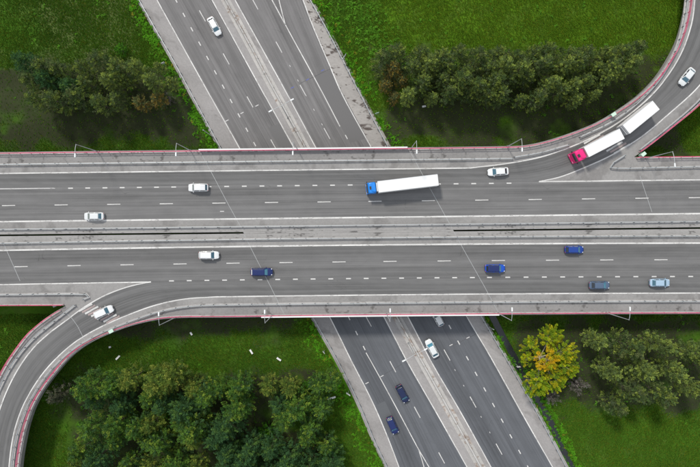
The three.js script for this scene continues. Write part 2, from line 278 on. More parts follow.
  for (let i = 1; i < seg.length; i++) { const a = seg[i - 1].clone().lerp(seg[i], 0.006), b = seg[i].clone().lerp(seg[i - 1], 0.006); const w = rr(-0.03, 0.03); mesh('barrier_block', sweep([a, b].map(p => p.clone().add(V(w, 0.13, 0))), [[-0.36, 0], [-0.36, 0.1], [-0.2, 0.35], [-0.15, 0.82], [0.15, 0.82], [0.2, 0.35], [0.36, 0.1], [0.36, 0]]), mBarrier, mb); }
}

// steel guardrail: kerb below, beam on one side, posts
function guardrail(pts, y0, label, side, spacing = 2.85, kerb = false, opt = {}) {
  const g = thing('guardrail', label, 'guardrail'), base = pts.map(p => V(p.x, y0, p.z));
  if (kerb) mesh('kerb', sweep(base, rect(0.42, -0.03, 0.12)), mKerb, g);
  const w = side * 0.12;
  mesh('rail_beam', sweep(base, [[w - 0.05, 0.45], [w - 0.02, 0.52], [w - 0.06, 0.6], [w - 0.02, 0.68], [w - 0.07, 0.77], [w + 0.03, 0.78], [w + 0.07, 0.68], [w + 0.03, 0.6], [w + 0.07, 0.52], [w + 0.03, 0.45]]), opt.m ?? mGalv, g);
  const n = Math.floor(lengthOf(base) / spacing), q = resample(base, n), s = sides(q); guardrail.post ??= box(0.16, 0.86, 0.1, 0, 0.4, 0);
  q.forEach((p, i) => { const m = mesh('post', guardrail.post, mPost, g); m.position.copy(p); m.rotation.y = Math.atan2(s[i].x, s[i].z) + Math.PI / 2; });
  return g;
}

// ---------------------------------------------------------------- the overpass: two decks with ramps
const deckPaths = {};
const overpassN = thing('overpass', 'upper carriageway deck of the overpass with the ramp curving off to the upper right', 'bridge');
const overpassS = thing('overpass', 'lower carriageway deck of the overpass with the ramp joining from the lower left', 'bridge');
{
  const h = DECK, c = l => pxCurve(l, h);
  const outN = lineX(nAt(148), FAR0, 490, h), outNE = c(neOuter), right = c(neRight).reverse();
  const outline = [...outN, ...outNE, ...right, ...lineX(x => 157 - 0.0115 * (x - 634), 650, FAR1, h), ...lineX(gapN, FAR1, FAR0, h)];
  mesh('deck_slab', slab(outline, h, 1.3), mDeck, overpassN);
  const outS = lineX(sAt(316.2), FAR1, 225, h), outSW = c(swOuter), left = c(swLeft).reverse();
  mesh('deck_slab', slab([...lineX(gapS, FAR0, FAR1, h), ...outS, ...outSW, ...left, ...lineX(x => 305.5 + 0.006 * (66 - x), 50, FAR0, h)], h, 1.3), mDeck, overpassS);
  mesh('median_slab', slab([P(243, gapN(243) + 0.05, h), P(453, gapN(453) + 0.05, h), P(454, gapS(454) - 0.05, h), P(244, gapS(244) - 0.05, h)], h - 0.004, 0.4), mMedian, overpassN);
  // stained concrete either side of the gap
  mesh('median_strip', ribbon(lineX(nAt(226.6), R0, R1, h), lineX(x => gapN(x) - 0.3, R0, R1, h), h + 0.003, 2), mMedian, overpassN);
  mesh('median_strip', ribbon(lineX(x => gapS(x) + 0.3, R0, R1, h), lineX(sAt(237), R0, R1, h), h + 0.003, 2), mMedian, overpassS);
  // carriageways
  const lanesN = mesh('carriageway', ribbon(lineX(nAt(183.9), FAR0, FAR1, h), lineX(nAt(217.6), FAR0, FAR1, h), h + 0.006, 1, 0.3), mAsphaltN, overpassN);
  const rampN = mesh('ramp_road', ribbon([...lineX(nAt(169.4), FAR0, 460, h), ...c(neLineOut)], [...lineX(nAt(184.4), FAR0, 535, h), ...c(neLineIn)], h + 0.003, 0.5), mRamp, overpassN);
  const lanesS = mesh('carriageway', ribbon(lineX(sAt(245.2), FAR0, FAR1, h), lineX(sAt(279.6), FAR0, FAR1, h), h + 0.006, 0.69), mAsphaltS, overpassS);
  const rampS = mesh('ramp_road', ribbon([...lineX(sAt(295.2), FAR1, 225, h), ...c(swLineOut)], [...lineX(sAt(279.2), FAR1, 156, h), ...c(swLineIn)], h + 0.003, 0.5), mRamp, overpassS);
  // painted lines
  const LY = h + 0.011, line = (pts, w, parent, name = 'edge_line', m = mPaint) => mesh(name, stripe(pts, w, parent === rampN || parent === rampS ? LY - 0.003 : LY), m, parent);
  line(lineX(nAt(169.4), FAR0, 470, h), 0.26, lanesN); line(lineX(nAt(217.6), FAR0, FAR1, h), 0.34, lanesN); line(lineX(nAt(189 + 0), FAR0, 55, h).map(p => p.add(V(0, 0, -0.95))), 0.2, lanesN, 'lane_line', mPaintWorn);
  line(lineX(nAt(183.85), 539, FAR1, h), 0.26, lanesN, 'gore_line'); line(c(neLineOut), 0.26, rampN); line(c(neLineIn), 0.26, rampN); mesh('footway', ribbon(lineX(nAt(150.4), R0, 500, h), lineX(nAt(159.2), R0, 500, h), h + 0.003, 2), mFoot, overpassN); mesh('footway', ribbon([...lineX(sAt(304.2), R1, 230, h), ...c([[215, 305.6], [200, 306], [180, 308.2], [156, 313.6], [130, 322.6]])], [...lineX(sAt(313), R1, 230, h), ...c([[215, 314.5], [200, 314.6], [180, 315], [158, 317], [130, 323.4]])], h + 0.003, 2), mFoot, overpassS);
  line(lineX(sAt(245.2), FAR0, FAR1, h), 0.34, lanesS); line(lineX(sAt(295.2), FAR1, 215, h), 0.26, lanesS); line(lineX(sAt(279.4), FAR0, 151, h), 0.26, lanesS, 'gore_line'); line(c(swLineOut), 0.26, rampS); line(c(swLineIn), 0.26, rampS);
  const dashes = (f, xs, len, w, parent, m = mPaint) => xs.forEach(x => { const k = len / 2 * PXM; mesh('lane_dash', stripe([P(x - k, f(x - k), h), P(x + k, f(x + k), h)], w, LY), m, parent); });
  const seq = (a, d, n) => Array.from({ length: n }, (_, i) => a + d * i);
  dashes(nAt(201.6), seq(8.5, 52.6, 7).concat(seq(375, 53.4, 12)).concat(seq(-44, -52.6, 4)), 3.0, 0.2, lanesN, mPaint);
  dashes(nAt(185), seq(70.5, 17.2, 8).concat(seq(209, 17.65, 18)), 1.1, 0.26, lanesN);
  dashes(sAt(261.8), seq(-32, 53, 8).concat(seq(390, 54.2, 12)), 3.0, 0.2, lanesS);
  dashes(sAt(278.6), seq(171.5, 17.7, 18).concat(seq(489.5, 18.3, 24)), 1.1, 0.26, lanesS);
  dashes(nAt(211.5 - 1.6), [222], 0.9, 0.18, lanesN, mPaintWorn);
  // zebra crossings on the ramps: bars along the traffic
  const zebra = (a, b, d, n, parent, len) => { for (let i = 0; i < n; i++) { const t = i / (n - 1), q = P(lerp(a[0], b[0], t), lerp(a[1], b[1], t), h), k = V(d[0], 0, d[1]).normalize().multiplyScalar(len / 2); mesh('zebra_bar', stripe([q.clone().sub(k), q.clone().add(k)], 0.42, LY + 0.004), i % 2 ? mPaintPink : mPaint, parent); } };
  zebra([85.5, 307.5], [113, 319.5], [15, -8.2], 10, rampS, 3.4);
  zebra([592, 139], [622, 149], [18, -10.5], 9, rampN, 4.2);
  // expansion joints
  const joint = (list, parent) => mesh('expansion_joint', stripe(list.map(([x, y]) => P(x, y, h)), 0.1, h + 0.009), mJoint, parent);
  joint([[200, 151.5], [208, 166], [236, 219], [243, 231]], overpassN); joint([[409, 149.5], [421, 172], [452, 228]], overpassN);
  joint([[244, 234.5], [265, 276], [274.5, 294], [284, 314]], overpassS); joint([[454, 232], [475, 270], [487, 291], [499, 313.6]], overpassS);
  joint([[66, 313], [71, 317], [77, 325], [82, 335], [86, 343]], overpassS);
  joint([[2, 240], [20, 281]], overpassS); joint([[640, 176], [652, 212]], overpassN);
  // dark resurfaced strips and patches
  const patch = (x0, x1, f0, f1, parent, m) => mesh('repair_patch', ribbon(lineX(f0, x0, x1, h, 8), lineX(f1, x0, x1, h, 8), h + 0.0085), m, parent);
  patch(441, 456, sAt(268), sAt(272), lanesS, mat(0.135, 0.135, 0.135, 0.9));

  // piers
  const pier = (x, y, parent, w) => { const q = P(x, y, h), g = new THREE.Group(); g.name = 'pier'; g.position.set(q.x, 0, q.z); g.rotation.y = Math.atan2(-0.876, 0.48) + Math.PI; parent.add(g);
    mesh('cap_beam', box(w, 0.9, 1.5, 0, DECK - 1.75, 0), mKerb, g); for (const k of [-0.36, 0, 0.36]) mesh('column', (() => { const e = new THREE.CylinderGeometry(0.55, 0.55, DECK - 2.2 + 0.6, 20); e.translate(k * w, (DECK - 2.2) / 2 - 0.3, 0); return e; })(), mKerb, g); };
  for (const x of [-110, -10, 90, 219, 330, 432, 545, 660, 770]) { pier(x, 190, overpassN, 17); pier(x + 45, 274, overpassS, 17); }
  Object.assign(deckPaths, { outN, outNE, right, outS, outSW, left });
}

// pink railings on the deck edges, white screens over the highway
railing.tones = [mat(0.56, 0.075, 0.16, 0.6), mat(0.5, 0.07, 0.15, 0.65), mat(0.6, 0.11, 0.19, 0.6), mat(0.46, 0.1, 0.15, 0.7)];
function railing(pts, label) {
  const g = thing('railing', label, 'railing');
  mesh('edge_beam', sweep(pts, rect(0.36, 0.002, 0.16)), mKerb, g);
  { const n = Math.round(lengthOf(pts) / 2.5), e = resample(pts, n * 3); for (let i = 0; i < n; i++) { const q = e.slice(i * 3, i * 3 + 4); q[0] = q[0].clone().lerp(q[1], 0.03); q[3] = q[3].clone().lerp(q[2], 0.03); mesh('hand_rail', sweep(q, rect(0.16, 1.0, 1.09)), pick(railing.tones), g); } }
  mesh('lower_rail', sweep(pts, rect(0.06, 0.5, 0.56)), mPink, g);
  const q = resample(pts, Math.round(lengthOf(pts) / 2.5)), s = sides(q); railing.post ??= box(0.1, 0.86, 0.1, 0, 0.57, 0);
  q.forEach((p, i) => { const m = mesh('post', railing.post, mPink, g); m.position.copy(p); m.rotation.y = Math.atan2(s[i].x, s[i].z); });
}
{
  const h = DECK, c = l => pxCurve(l, h), trim = a => a.filter(p => Math.abs(p.x) < 118 && Math.abs(p.z) < 88);
  const p = deckPaths;
  railing(trim(offset([...p.outN, ...p.outNE], 0.42)), 'pink railing along the top edge of the overpass and outside the upper right ramp');
  railing(trim(offset([...p.outS, ...p.outSW], 0.42)), 'pink railing along the bottom edge of the overpass and outside the lower left ramp');
  railing(trim(offset(c(neRight), -0.35)).slice(1), 'pink railing on the inner side of the upper right ramp');
  railing(trim(lineX(x => 157.9 - 0.0115 * (x - 634), 636, FAR1, h)), 'pink railing on the carriageway edge to the right of the upper right ramp');
  railing(trim(offset(c(swLeft), -0.35)).slice(1), 'pink railing on the inner side of the lower left ramp');
  railing(trim(lineX(x => 304.6 + 0.006 * (66 - x), 64, FAR0, h)), 'pink railing on the carriageway edge to the left of the lower left ramp');
  const screen = (f, x0, x1, label, sgn) => {
    const g = thing('safety_screen', label, 'fence'), n = 19;
    for (let i = 0; i < n; i++) {
      const xa = lerp(x0, x1, i / n) + 0.3, xb = lerp(x0, x1, (i + 1) / n) - 0.3, a = P(xa, f(xa), h), b = P(xb, f(xb), h);
      mesh('panel', sweep([a, b], rect(0.06, 0.25, 1.0)), mWhite, g);
      mesh('post', sweep([P(xa - 0.5, f(xa), h), P(xa - 0.1, f(xa), h)], rect(0.14, 0.002, 1.02)), mGalv, g);
    }
    const e = lineX(f, x0, x1, h, 30); mesh('base_rail', sweep(e, rect(0.34, 0.003, 0.22)), mWhite, g); mesh('top_rail', sweep(e, rect(0.3, 1.03, 1.12)), mWhite, g);
  };
  screen(nAt(148.72), 200, 407, 'white screen on the top edge of the overpass above the diagonal highway', 1);
  screen(sAt(315.45), 262, 498, 'white screen on the bottom edge of the overpass above the diagonal highway', -1);
  // guardrails of the decks
  const G = (pts, label, side) => guardrail(pts, h + 0.004, label, side, 2.85, true);
  G(lineX(nAt(160.4), R0, 512, h, 20), 'guardrail beside the top footway of the overpass, left of the ramp', 1);
  G(c([[514, 157.2], [540, 152.6], [568, 145]]), 'short guardrail where the upper right ramp leaves the overpass', 1);
  G(c([[579, 137.3], [610, 122.5], [636, 103.5], [658, 80], [674, 52], [682, 25], [687, -20], [688, -90]]), 'curved guardrail on the outside of the upper right ramp', 1);
  G(lineX(nAt(225.8), R0, R1, h, 20), 'guardrail on the median edge of the upper carriageway', -1);
  G(lineX(sAt(237.8), R0, R1, h, 20), 'guardrail on the median edge of the lower carriageway', 1);
  G([...lineX(sAt(302.8), R1, 215, h, 20), ...c([[200, 304.8], [180, 307], [156, 312.2], [120, 325], [100, 333.2], [76, 347.2], [60, 360.5], [46, 376], [36, 391], [27, 408], [18, 434], [14, 456], [11, 500], [10, 560]])], 'guardrail beside the bottom footway of the overpass and round the lower left ramp', -1);
  G(c([[-260, 296], [0, 294.2], [84, 293.6], [89.5, 294], [91, 295.6], [89, 297.6], [84, 299.4]]), 'hooked guardrail on the gore where the lower left ramp joins', 1);
  G(c([[76, 305], [68, 311.2], [50, 325.4], [34, 339], [20, 355], [8, 374], [-3, 398], [-13, 430], [-19, 467], [-22, 560]]), 'curved guardrail on the inner side of the lower left ramp', 1);
  G(c([[960, 163], [700, 166.6], [614, 168], [609.6, 167.4], [609.4, 165.8], [612, 163.6], [624, 156]]), 'hooked guardrail on the gore where the upper right ramp leaves', -1);
  G(c([[639, 150.5], [668, 127.5], [699, 100], [726, 64], [740, 28], [746, -10], [747, -90]]), 'curved guardrail on the inner side of the upper right ramp', -1);
}

// ---------------------------------------------------------------- lamps, cabinets, small things
function lampPost(name, base, h, arms, label, group, category = 'street lamp') {
  const g = thing(name, label, category, group, base);
  mesh('base_flange', (() => { const e = new THREE.CylinderGeometry(0.22, 0.26, 0.3, 12); e.translate(0, 0.15, 0); return e; })(), mPost, g);
  mesh('pole', rod(V(0, 0, 0), V(0, h, 0), 0.11, 0.055, 10), mPole, g);
  for (const a of arms) {
    const d = a.clone().normalize(), e = V(a.x, h + 0.35, a.z), pts = [V(0, h - 0.1, 0), V(a.x * 0.35, h + 0.22, a.z * 0.35), e];
    mesh('arm', new THREE.TubeGeometry(new THREE.CatmullRomCurve3(pts), 10, 0.05, 8), mPole, g);
    const hd = new THREE.Group(); hd.name = 'lamp_head'; hd.position.copy(e); hd.rotation.y = Math.atan2(-d.z, d.x); g.add(hd);
    mesh('housing', rbox(0.8, 0.14, 0.3, 0.06, 0.25, 0, 0), mHead, hd); mesh('lens', rbox(0.55, 0.06, 0.28, 0.025, 0.42, -0.1, 0), mLens, hd);
  }
  return g;
}
const R = 1.09, lampBase = hx => 350 + (hx - 350) / R, gl = 'lamps along the overpass';
[[76, 148.9, 'first lamp from the left on the top edge of the overpass'], [176.5, 148.9, 'second lamp from the left on the top edge, beside the left verge of the highway'], [293, 149.1, 'lamp on the top edge of the overpass above the highway median'],
  [416.5, 149.2, 'lamp on the top edge of the overpass just right of the highway'], [521.5, 146, 'lamp on the top edge where the upper right ramp begins']].forEach(([hx, y, l]) => { const bx = lampBase(hx); lampPost('street_lamp', P(bx, y + (hx < 500 ? dN(bx) : 0.6) , DECK).add(V(0, 0.002, 0)), 10, [V(0, 0, 2.1)], l, gl); });
lampPost('street_lamp', P(646, 158.4, DECK), 10, [V(0.2, 0, 2.6)], 'lamp in the corner between the upper right ramp and the carriageway', gl);
[[159.4, 319, 'lamp on the bottom edge where the lower left ramp joins'], [265, 315.2, 'lamp on the bottom edge just left of the highway'], [390, 315.2, 'lamp on the bottom edge above the highway'], [511.5, 315.2, 'lamp on the bottom edge beside the right verge of the highway'], [629, 315.2, 'rightmost lamp on the bottom edge of the overpass']].forEach(([hx, y, l]) => { const bx = lampBase(hx); lampPost('street_lamp', P(bx, y - 0.6 + (hx > 200 ? dS(bx) : -0.8), DECK).add(V(0, 0.002, 0)), 10, [V(0, 0, -2.1)], l, gl); });
{
  const d = V(0.876, 0, -0.46).normalize();
  lampPost('median_lamp', P(288, 118, 0), 12.2, [d.clone().multiplyScalar(2.4), d.clone().multiplyScalar(-2.4)], 'two armed lamp on the highway median above the overpass', 'two armed lamps on the highway median');
  lampPost('median_lamp', P(408.4, 343, 0), 12.2, [d.clone().multiplyScalar(2.4), d.clone().multiplyScalar(-2.4)], 'two armed lamp on the highway median below the overpass', 'two armed lamps on the highway median');
  const pole = (x, y, h, label) => { const g = thing('roadside_pole', label, 'pole', 'poles beside the highway', P(x, y, 0)); mesh('shaft', rod(V(0, -0.2, 0), V(0, h, 0), 0.1, 0.07), mPole, g); mesh('cap', rod(V(-0.16, h, 0), V(0.16, h, 0), 0.06), mGalv, g); };
  pole(213, 137, 8.5, 'slim pole on the left verge of the highway close to the overpass'); pole(331, 372, 3.4, 'slim pole by the left guardrail beyond the wood');
  pole(489, 326.5, 4, 'slim pole beside the right guardrail just below the overpass');
  const cab = (x, y, h, a, label) => { const g = thing('equipment_cabinet', label, 'cabinet', 'cabinets on the ramp railings', P(x, y, h)); g.rotation.y = a; mesh('case', rbox(0.95, 1.3, 0.6, 0.04, 0, 0.65, 0), mGreenBox, g); mesh('roof', rbox(1.1, 0.08, 0.75, 0.03, 0, 1.34, 0), mat(0.55, 0.72, 0.6, 0.6), g); mesh('door', box(0.8, 1.1, 0.03, 0, 0.65, 0.31), mWhite, g); };
  cab(611, 115.6, DECK, 0.6, 'pale green cabinet on the outer edge of the upper right ramp'); cab(640.6, 155, DECK, 0.7, 'pale green cabinet in the gore of the upper right ramp'); cab(113.5, 330.2, DECK, 0.5, 'pale green cabinet on the outer edge of the lower left ramp');
  const sign = (x, y, a, w, m, label) => { const g = thing('road_sign', label, 'sign', 'small signs beside the highway', P(x, y, 0)); g.rotation.y = a; mesh('sign_post', rod(V(0, -0.2, 0), V(0, 2.6, 0), 0.05), mGalv, g); mesh('sign_plate', box(w, 0.9, 0.05, 0, 2.3, 0.08), m, g); mesh('backing_rib', box(w * 0.9, 0.08, 0.05, 0, 2.3, 0.13), mGalv, g); };
  sign(344, 60, 1.0, 1.6, mGalv, 'grey sign on the right verge beside the upper field'); sign(376.5, 115, 0.3, 1.0, mGreenBox, 'pale green sign in the weeds above the overpass, right of the highway');
  sign(166, 66, 0.5, 0.9, mWhite, 'white sign at the tip of the upper left tree clump'); sign(348.5, 391, -0.6, 1.1, mWhite, 'white sign leaning on the left guardrail, right of the wood'); sign(324.5, 350, -0.9, 0.7, mWhite, 'small white sign on the left verge just below the overpass'); sign(515.5, 364, 0.1, 0.8, mWhite, 'small white sign under the yellow tree');
  const block = (x, y, a, l, label) => { const o = mesh(numbered('concrete_block'), rbox(l, 0.4, 0.42, 0.04, 0, 0.14, 0), mWhite, scene); o.position.copy(P(x, y, 0)).setY(groundH(P(x, y).x, P(x, y).z)); o.rotation.y = a; o.userData = { label, category: 'block', group: 'white blocks lying on the grass' }; };
  block(118, 357.5, 0.8, 1.3, 'long white block on the grass below the lower left ramp'); block(191.5, 333.5, -1, 0.8, 'white block on dark grass under the left lamps'); block(251.5, 351.5, -1, 1.2, 'white block on the grass nearest the wood top edge'); block(279, 359, -0.6, 1.2, 'white block on the grass right of the wood top edge'); block(110, 347, 0.4, 0.5, 'tiny white block close to the lower left ramp'); block(424, 106.5, 0.2, 0.9, 'white block at the foot of the upper right tree belt'); block(331.5, 398, 0.3, 2.0, 'long pale block on the left verge of the highway');
}

// ---------------------------------------------------------------- vehicles (forward is +x)
function loft(secs) {
  const n = secs[0].length, pos = [], idx = []; secs.forEach(s => s.forEach(p => pos.push(...p)));
  for (let i = 1; i < secs.length; i++) for (let k = 0; k < n; k++) { const a = (i - 1) * n + k, b = (i - 1) * n + (k + 1) % n; idx.push(a, a + n, b, b, a + n, b + n); }
  const e = (secs.length - 1) * n; for (let k = 1; k < n - 1; k++) idx.push(0, k, k + 1, e, e + k + 1, e + k);
  const uv = new Float32Array(pos.length / 3 * 2); return geoFrom(pos, idx, uv);
}
const quadPanel = (A, B, C, D, out, inset = 0.06, t = 0.012) => {      // a pane on the face A B C D (bottom left, bottom right, top right, top left)
  const at = (u, v) => A.clone().lerp(B, u).lerp(D.clone().lerp(C, u), v), n = B.clone().sub(A).cross(D.clone().sub(A)).normalize(); if (n.dot(out) < 0) n.negate();
  const c = [at(inset, inset), at(1 - inset, inset), at(1 - inset, 1 - inset), at(inset, 1 - inset)], lo = c.map(p => p.clone().addScaledVector(n, -0.01)), hi = c.map(p => p.clone().addScaledVector(n, t)), pos = [...lo, ...hi].flatMap(p => [p.x, p.y, p.z]);
  return geoFrom(pos, [4, 5, 6, 4, 6, 7, 0, 1, 5, 0, 5, 4, 1, 2, 6, 1, 6, 5, 2, 3, 7, 2, 7, 6, 3, 0, 4, 3, 4, 7], new Float32Array(16)).toNonIndexed();
};
const mGlass = new THREE.MeshPhysicalMaterial({ color: lin(0.045, 0.13, 0.18), roughness: 0.06, clearcoat: 1, clearcoatRoughness: 0.03 });  // blue pane tint stands in for reflected sky
const mGlassDark = new THREE.MeshPhysicalMaterial({ color: lin(0.015, 0.022, 0.03), roughness: 0.08, clearcoat: 1 });
const paint = (r, g, b) => new THREE.MeshPhysicalMaterial({ color: lin(r, g, b), roughness: 0.4, clearcoat: 0.35, clearcoatRoughness: 0.08, specularIntensity: 0.6 });
const mLampW = mat(0.75, 0.78, 0.8, 0.15), mLampR = mat(0.45, 0.02, 0.02, 0.25);
const KINDS = {
  sedan: { st: [[-2.32, 0.46, 0.7, 0.74], [-2.27, 0.66, 0.8, 0.86], [-2.1, 0.81, 0.89, 0.96], [-1.6, 0.89, 0.93, 1.0], [-0.5, 0.91, 0.92, 0.97], [0.7, 0.91, 0.9, 0.96], [1.15, 0.89, 0.87, 0.95], [1.6, 0.86, 0.8, 0.89], [1.98, 0.76, 0.71, 0.78], [2.2, 0.58, 0.62, 0.67], [2.3, 0.32, 0.55, 0.58]], cab: [-1.9, 1.28, 0.8, -1.3, 0.55, 0.64, 0.95, 1.45] },
  suv: { st: [[-2.28, 0.52, 0.9, 0.95], [-2.23, 0.7, 1.0, 1.05], [-2.06, 0.84, 1.02, 1.08], [-1.4, 0.92, 1.02, 1.08], [0.7, 0.92, 1.0, 1.07], [1.15, 0.91, 0.98, 1.05], [1.65, 0.87, 0.92, 1.0], [2.0, 0.77, 0.81, 0.88], [2.2, 0.6, 0.7, 0.75], [2.3, 0.34, 0.62, 0.66]], cab: [-2.1, 1.25, 0.82, -1.78, 0.68, 0.67, 1.05, 1.66] },
  hatch: { st: [[-1.98, 0.46, 0.8, 0.84], [-1.93, 0.64, 0.9, 0.95], [-1.76, 0.79, 0.94, 1.0], [-1.2, 0.87, 0.94, 1.0], [0.7, 0.87, 0.92, 0.98], [1.05, 0.86, 0.89, 0.96], [1.45, 0.82, 0.82, 0.9], [1.75, 0.72, 0.72, 0.79], [1.92, 0.56, 0.64, 0.69], [2.0, 0.32, 0.58, 0.61]], cab: [-1.86, 1.12, 0.77, -1.42, 0.55, 0.62, 0.97, 1.52] },
};
const wheelGeo = (() => { const t = new THREE.LatheGeometry([[0.2, -0.1], [0.29, -0.11], [0.325, -0.08], [0.33, 0], [0.325, 0.08], [0.29, 0.11], [0.2, 0.1]].map(p => new THREE.Vector2(...p)), 20); t.rotateX(Math.PI / 2); const r = new THREE.CylinderGeometry(0.21, 0.21, 0.19, 16); r.rotateX(Math.PI / 2); return [t, r]; })();
function wheel(parent, x, z, s = 1, wide = 1) { const w = new THREE.Group(); w.name = 'wheel'; w.position.set(x, 0.33 * s, z); w.scale.set(s, s, s * wide); mesh('tyre', wheelGeo[0], mTyre, w); mesh('rim', wheelGeo[1], mRim, w); parent.add(w); }
function car(kind, body, label, group, { len = 1, wind = mGlass, back = mGlass, roof } = {}) {
  const K = KINDS[kind], g = thing('car', label, 'car', group), X = K.st.map(s => s[0]);
  const ring = ([x, w, ys, yt]) => { const yb = 0.24, h = [[w * 0.86, yb], [w * 0.98, yb + 0.12], [w, lerp(yb, ys, 0.55)], [w * 0.985, ys - 0.06], [w * 0.94, ys], [w * 0.7, lerp(ys, yt, 0.75)], [w * 0.35, yt]]; return [...h.map(([z, y]) => [x, y, z]), ...h.slice().reverse().map(([z, y]) => [x, y, -z])]; };
  const secs = []; K.st.forEach((s, i) => { if (i) { const p = K.st[i - 1]; secs.push(ring(s.map((v, k) => (v + p[k]) / 2))); } secs.push(ring(s)); });
  const b = mesh('body', loft(secs), body, g);
  const [xb0, xb1, wb, xt0, xt1, wt, y0, y1] = K.cab, q = (x, y, z) => V(x, y, z);
  const cring = (x0, x1, w, y) => { const o = [], r = w * 0.22; for (const [cx, cz, a0] of [[x1 - r, w - r, 0], [x0 + r, w - r, 1], [x0 + r, -w + r, 2], [x1 - r, -w + r, 3]]) for (let k = 0; k <= 3; k++) { const a = (a0 + k / 3) * Math.PI / 2; o.push([cx + Math.cos(a) * r, y, cz + Math.sin(a) * r]); } return o; };
  mesh('cabin', loft([cring(xb0, xb1, wb, y0 - 0.12), cring(lerp(xb0, xt0, 0.12), lerp(xb1, xt1, 0.12), lerp(wb, wt, 0.12), lerp(y0, y1, 0.1)), cring(lerp(xb0, xt0, 0.85), lerp(xb1, xt1, 0.85), lerp(wb, wt, 0.8), lerp(y0, y1, 0.86)), cring(xt0, xt1, wt, y1)].map(r => r.slice().reverse())), body, g);
  mesh('roof', loft([cring(xt0 - 0.05, xt1 + 0.05, wt + 0.03, y1 - 0.04), cring(xt0, xt1, wt, y1 + 0.015), cring(xt0 + 0.12, xt1 - 0.12, wt - 0.1, y1 + 0.045), cring(xt0 + 0.5, xt1 - 0.5, wt - 0.35, y1 + 0.055)].map(r => r.slice().reverse())), roof ?? body, g);
  const A = (x, w, y, s) => q(x, y, s * w);
  mesh('windshield', quadPanel(A(xb1 + 0.01, wb * 0.97, y0, 1), A(xb1 + 0.01, wb * 0.97, y0, -1), A(xt1 + 0.03, wt, y1, -1), A(xt1 + 0.03, wt, y1, 1), V(1, 1, 0), 0.05), wind, g);
  mesh('rear_window', quadPanel(A(xb0 - 0.01, wb * 0.95, y0, 1), A(xb0 - 0.01, wb * 0.95, y0, -1), A(xt0 - 0.03, wt, y1, -1), A(xt0 - 0.03, wt, y1, 1), V(-1, 1, 0), 0.08), back, g);
  for (const s of [1, -1]) for (const [u0, u1] of [[0.08, 0.47], [0.53, 0.92]]) { const bx = u => lerp(xb0, xb1, u), tx = u => lerp(xt0, xt1, u); mesh('side_window', quadPanel(A(bx(u0), wb + 0.006, y0, s), A(bx(u1), wb + 0.006, y0, s), A(tx(u1), wt + 0.012, y1 - 0.03, s), A(tx(u0), wt + 0.012, y1 - 0.03, s), V(0, 0, s), 0.07), mGlassDark, g); }
  const xf = X[X.length - 1], xr = X[0], fl = K.st[K.st.length - 3], rl = K.st[1];
  for (const s of [1, -1]) {
    mesh('headlight', rbox(0.26, 0.12, 0.2, 0.05, fl[0] + 0.02, fl[2] - 0.01, s * (fl[1] - 0.13)), mLampW, g);
    mesh('taillight', rbox(0.16, 0.16, 0.3, 0.05, rl[0] + 0.04, rl[2] - 0.06, s * (rl[1] - 0.12)), mLampR, g);
    mesh('mirror', rbox(0.14, 0.13, 0.2, 0.04, xb1 - 0.28, y0 + 0.06, s * (wb + 0.19)), body, g);
    wheel(g, xf - 0.9, s * 0.77); wheel(g, xr + 0.88, s * 0.77);
  }
  mesh('front_bumper', rbox(0.16, 0.2, 0.7, 0.06, xf - 0.05, 0.42, 0), mDark, g); mesh('rear_bumper', rbox(0.14, 0.2, 0.95, 0.06, xr + 0.03, 0.45, 0), mDark, g);
  mesh('grille', rbox(0.1, 0.14, 0.6, 0.03, fl[0] + 0.27, fl[2] - 0.14, 0), mDark, g);
  g.scale.x = len; return g;
}
const DY = DECK + 0.013, HY0 = 0.056;
function put(o, x, y, h, [dx, dy], eye = 0.9) { const p = P(x, y, h + eye); o.position.set(p.x, h, p.z); o.rotation.y = Math.atan2(-dy, dx); return o; }
const mCyan = new THREE.MeshPhysicalMaterial({ color: lin(0.07, 0.24, 0.33), roughness: 0.06, clearcoat: 1, clearcoatRoughness: 0.03 }), mPaleGlass = new THREE.MeshPhysicalMaterial({ color: lin(0.2, 0.23, 0.22), roughness: 0.08, clearcoat: 1 });  // cyan pane colour has the sky reflection painted in
const white = paint(0.74, 0.75, 0.75), white2 = paint(0.68, 0.7, 0.7), navy = paint(0.006, 0.018, 0.105), navy2 = paint(0.006, 0.014, 0.062), blue = paint(0.006, 0.075, 0.46), blue2 = paint(0.008, 0.045, 0.26), steel = paint(0.08, 0.12, 0.19), pale = paint(0.35, 0.48, 0.6);
const gd = 'cars driving on the overpass', gh = 'cars driving on the diagonal highway';
put(car('suv', white, 'white car in the outer lane of the upper carriageway near the left tree clump', gd, { wind: mPaleGlass }), 198, 187.6, DY, [-1, 0.005]);
put(car('sedan', white2, 'leftmost white sedan on the upper carriageway, close to the median', gd, { len: 0.98, wind: mPaleGlass }), 93.3, 216.2, DY, [-1, 0.012]);
put(car('sedan', white, 'white sedan behind the blue cabbed lorry', gd, { len: 1.03, back: mGlassDark }), 498.3, 171.6, DY, [-1, 0.075]);
put(car('suv', white, 'white car on the lower carriageway just ahead of the lower left ramp', gd), 208.8, 255.2, DY, [1, -0.01]);
put(car('suv', navy, 'dark navy car on the lower carriageway above the left lamps', gd, { len: 1.1, wind: mCyan, back: mWhite }), 261.6, 272, DY, [1, -0.01]);
put(car('suv', blue, 'bright blue car in the middle lane of the lower carriageway', gd, { wind: mCyan, back: mGlassDark, roof: navy }), 495.3, 268.4, DY, [1, -0.006]);
put(car('hatch', blue2, 'blue car near the median guardrail at the right', gd, { len: 1.08, wind: mCyan, back: mGlassDark }), 574.5, 249.7, DY, [1, -0.005]);
put(car('sedan', steel, 'steel grey blue car in the outer lane at the right', gd, { len: 1.02, wind: mCyan, back: mGlassDark }), 600, 285.3, DY, [1, -0.004]);
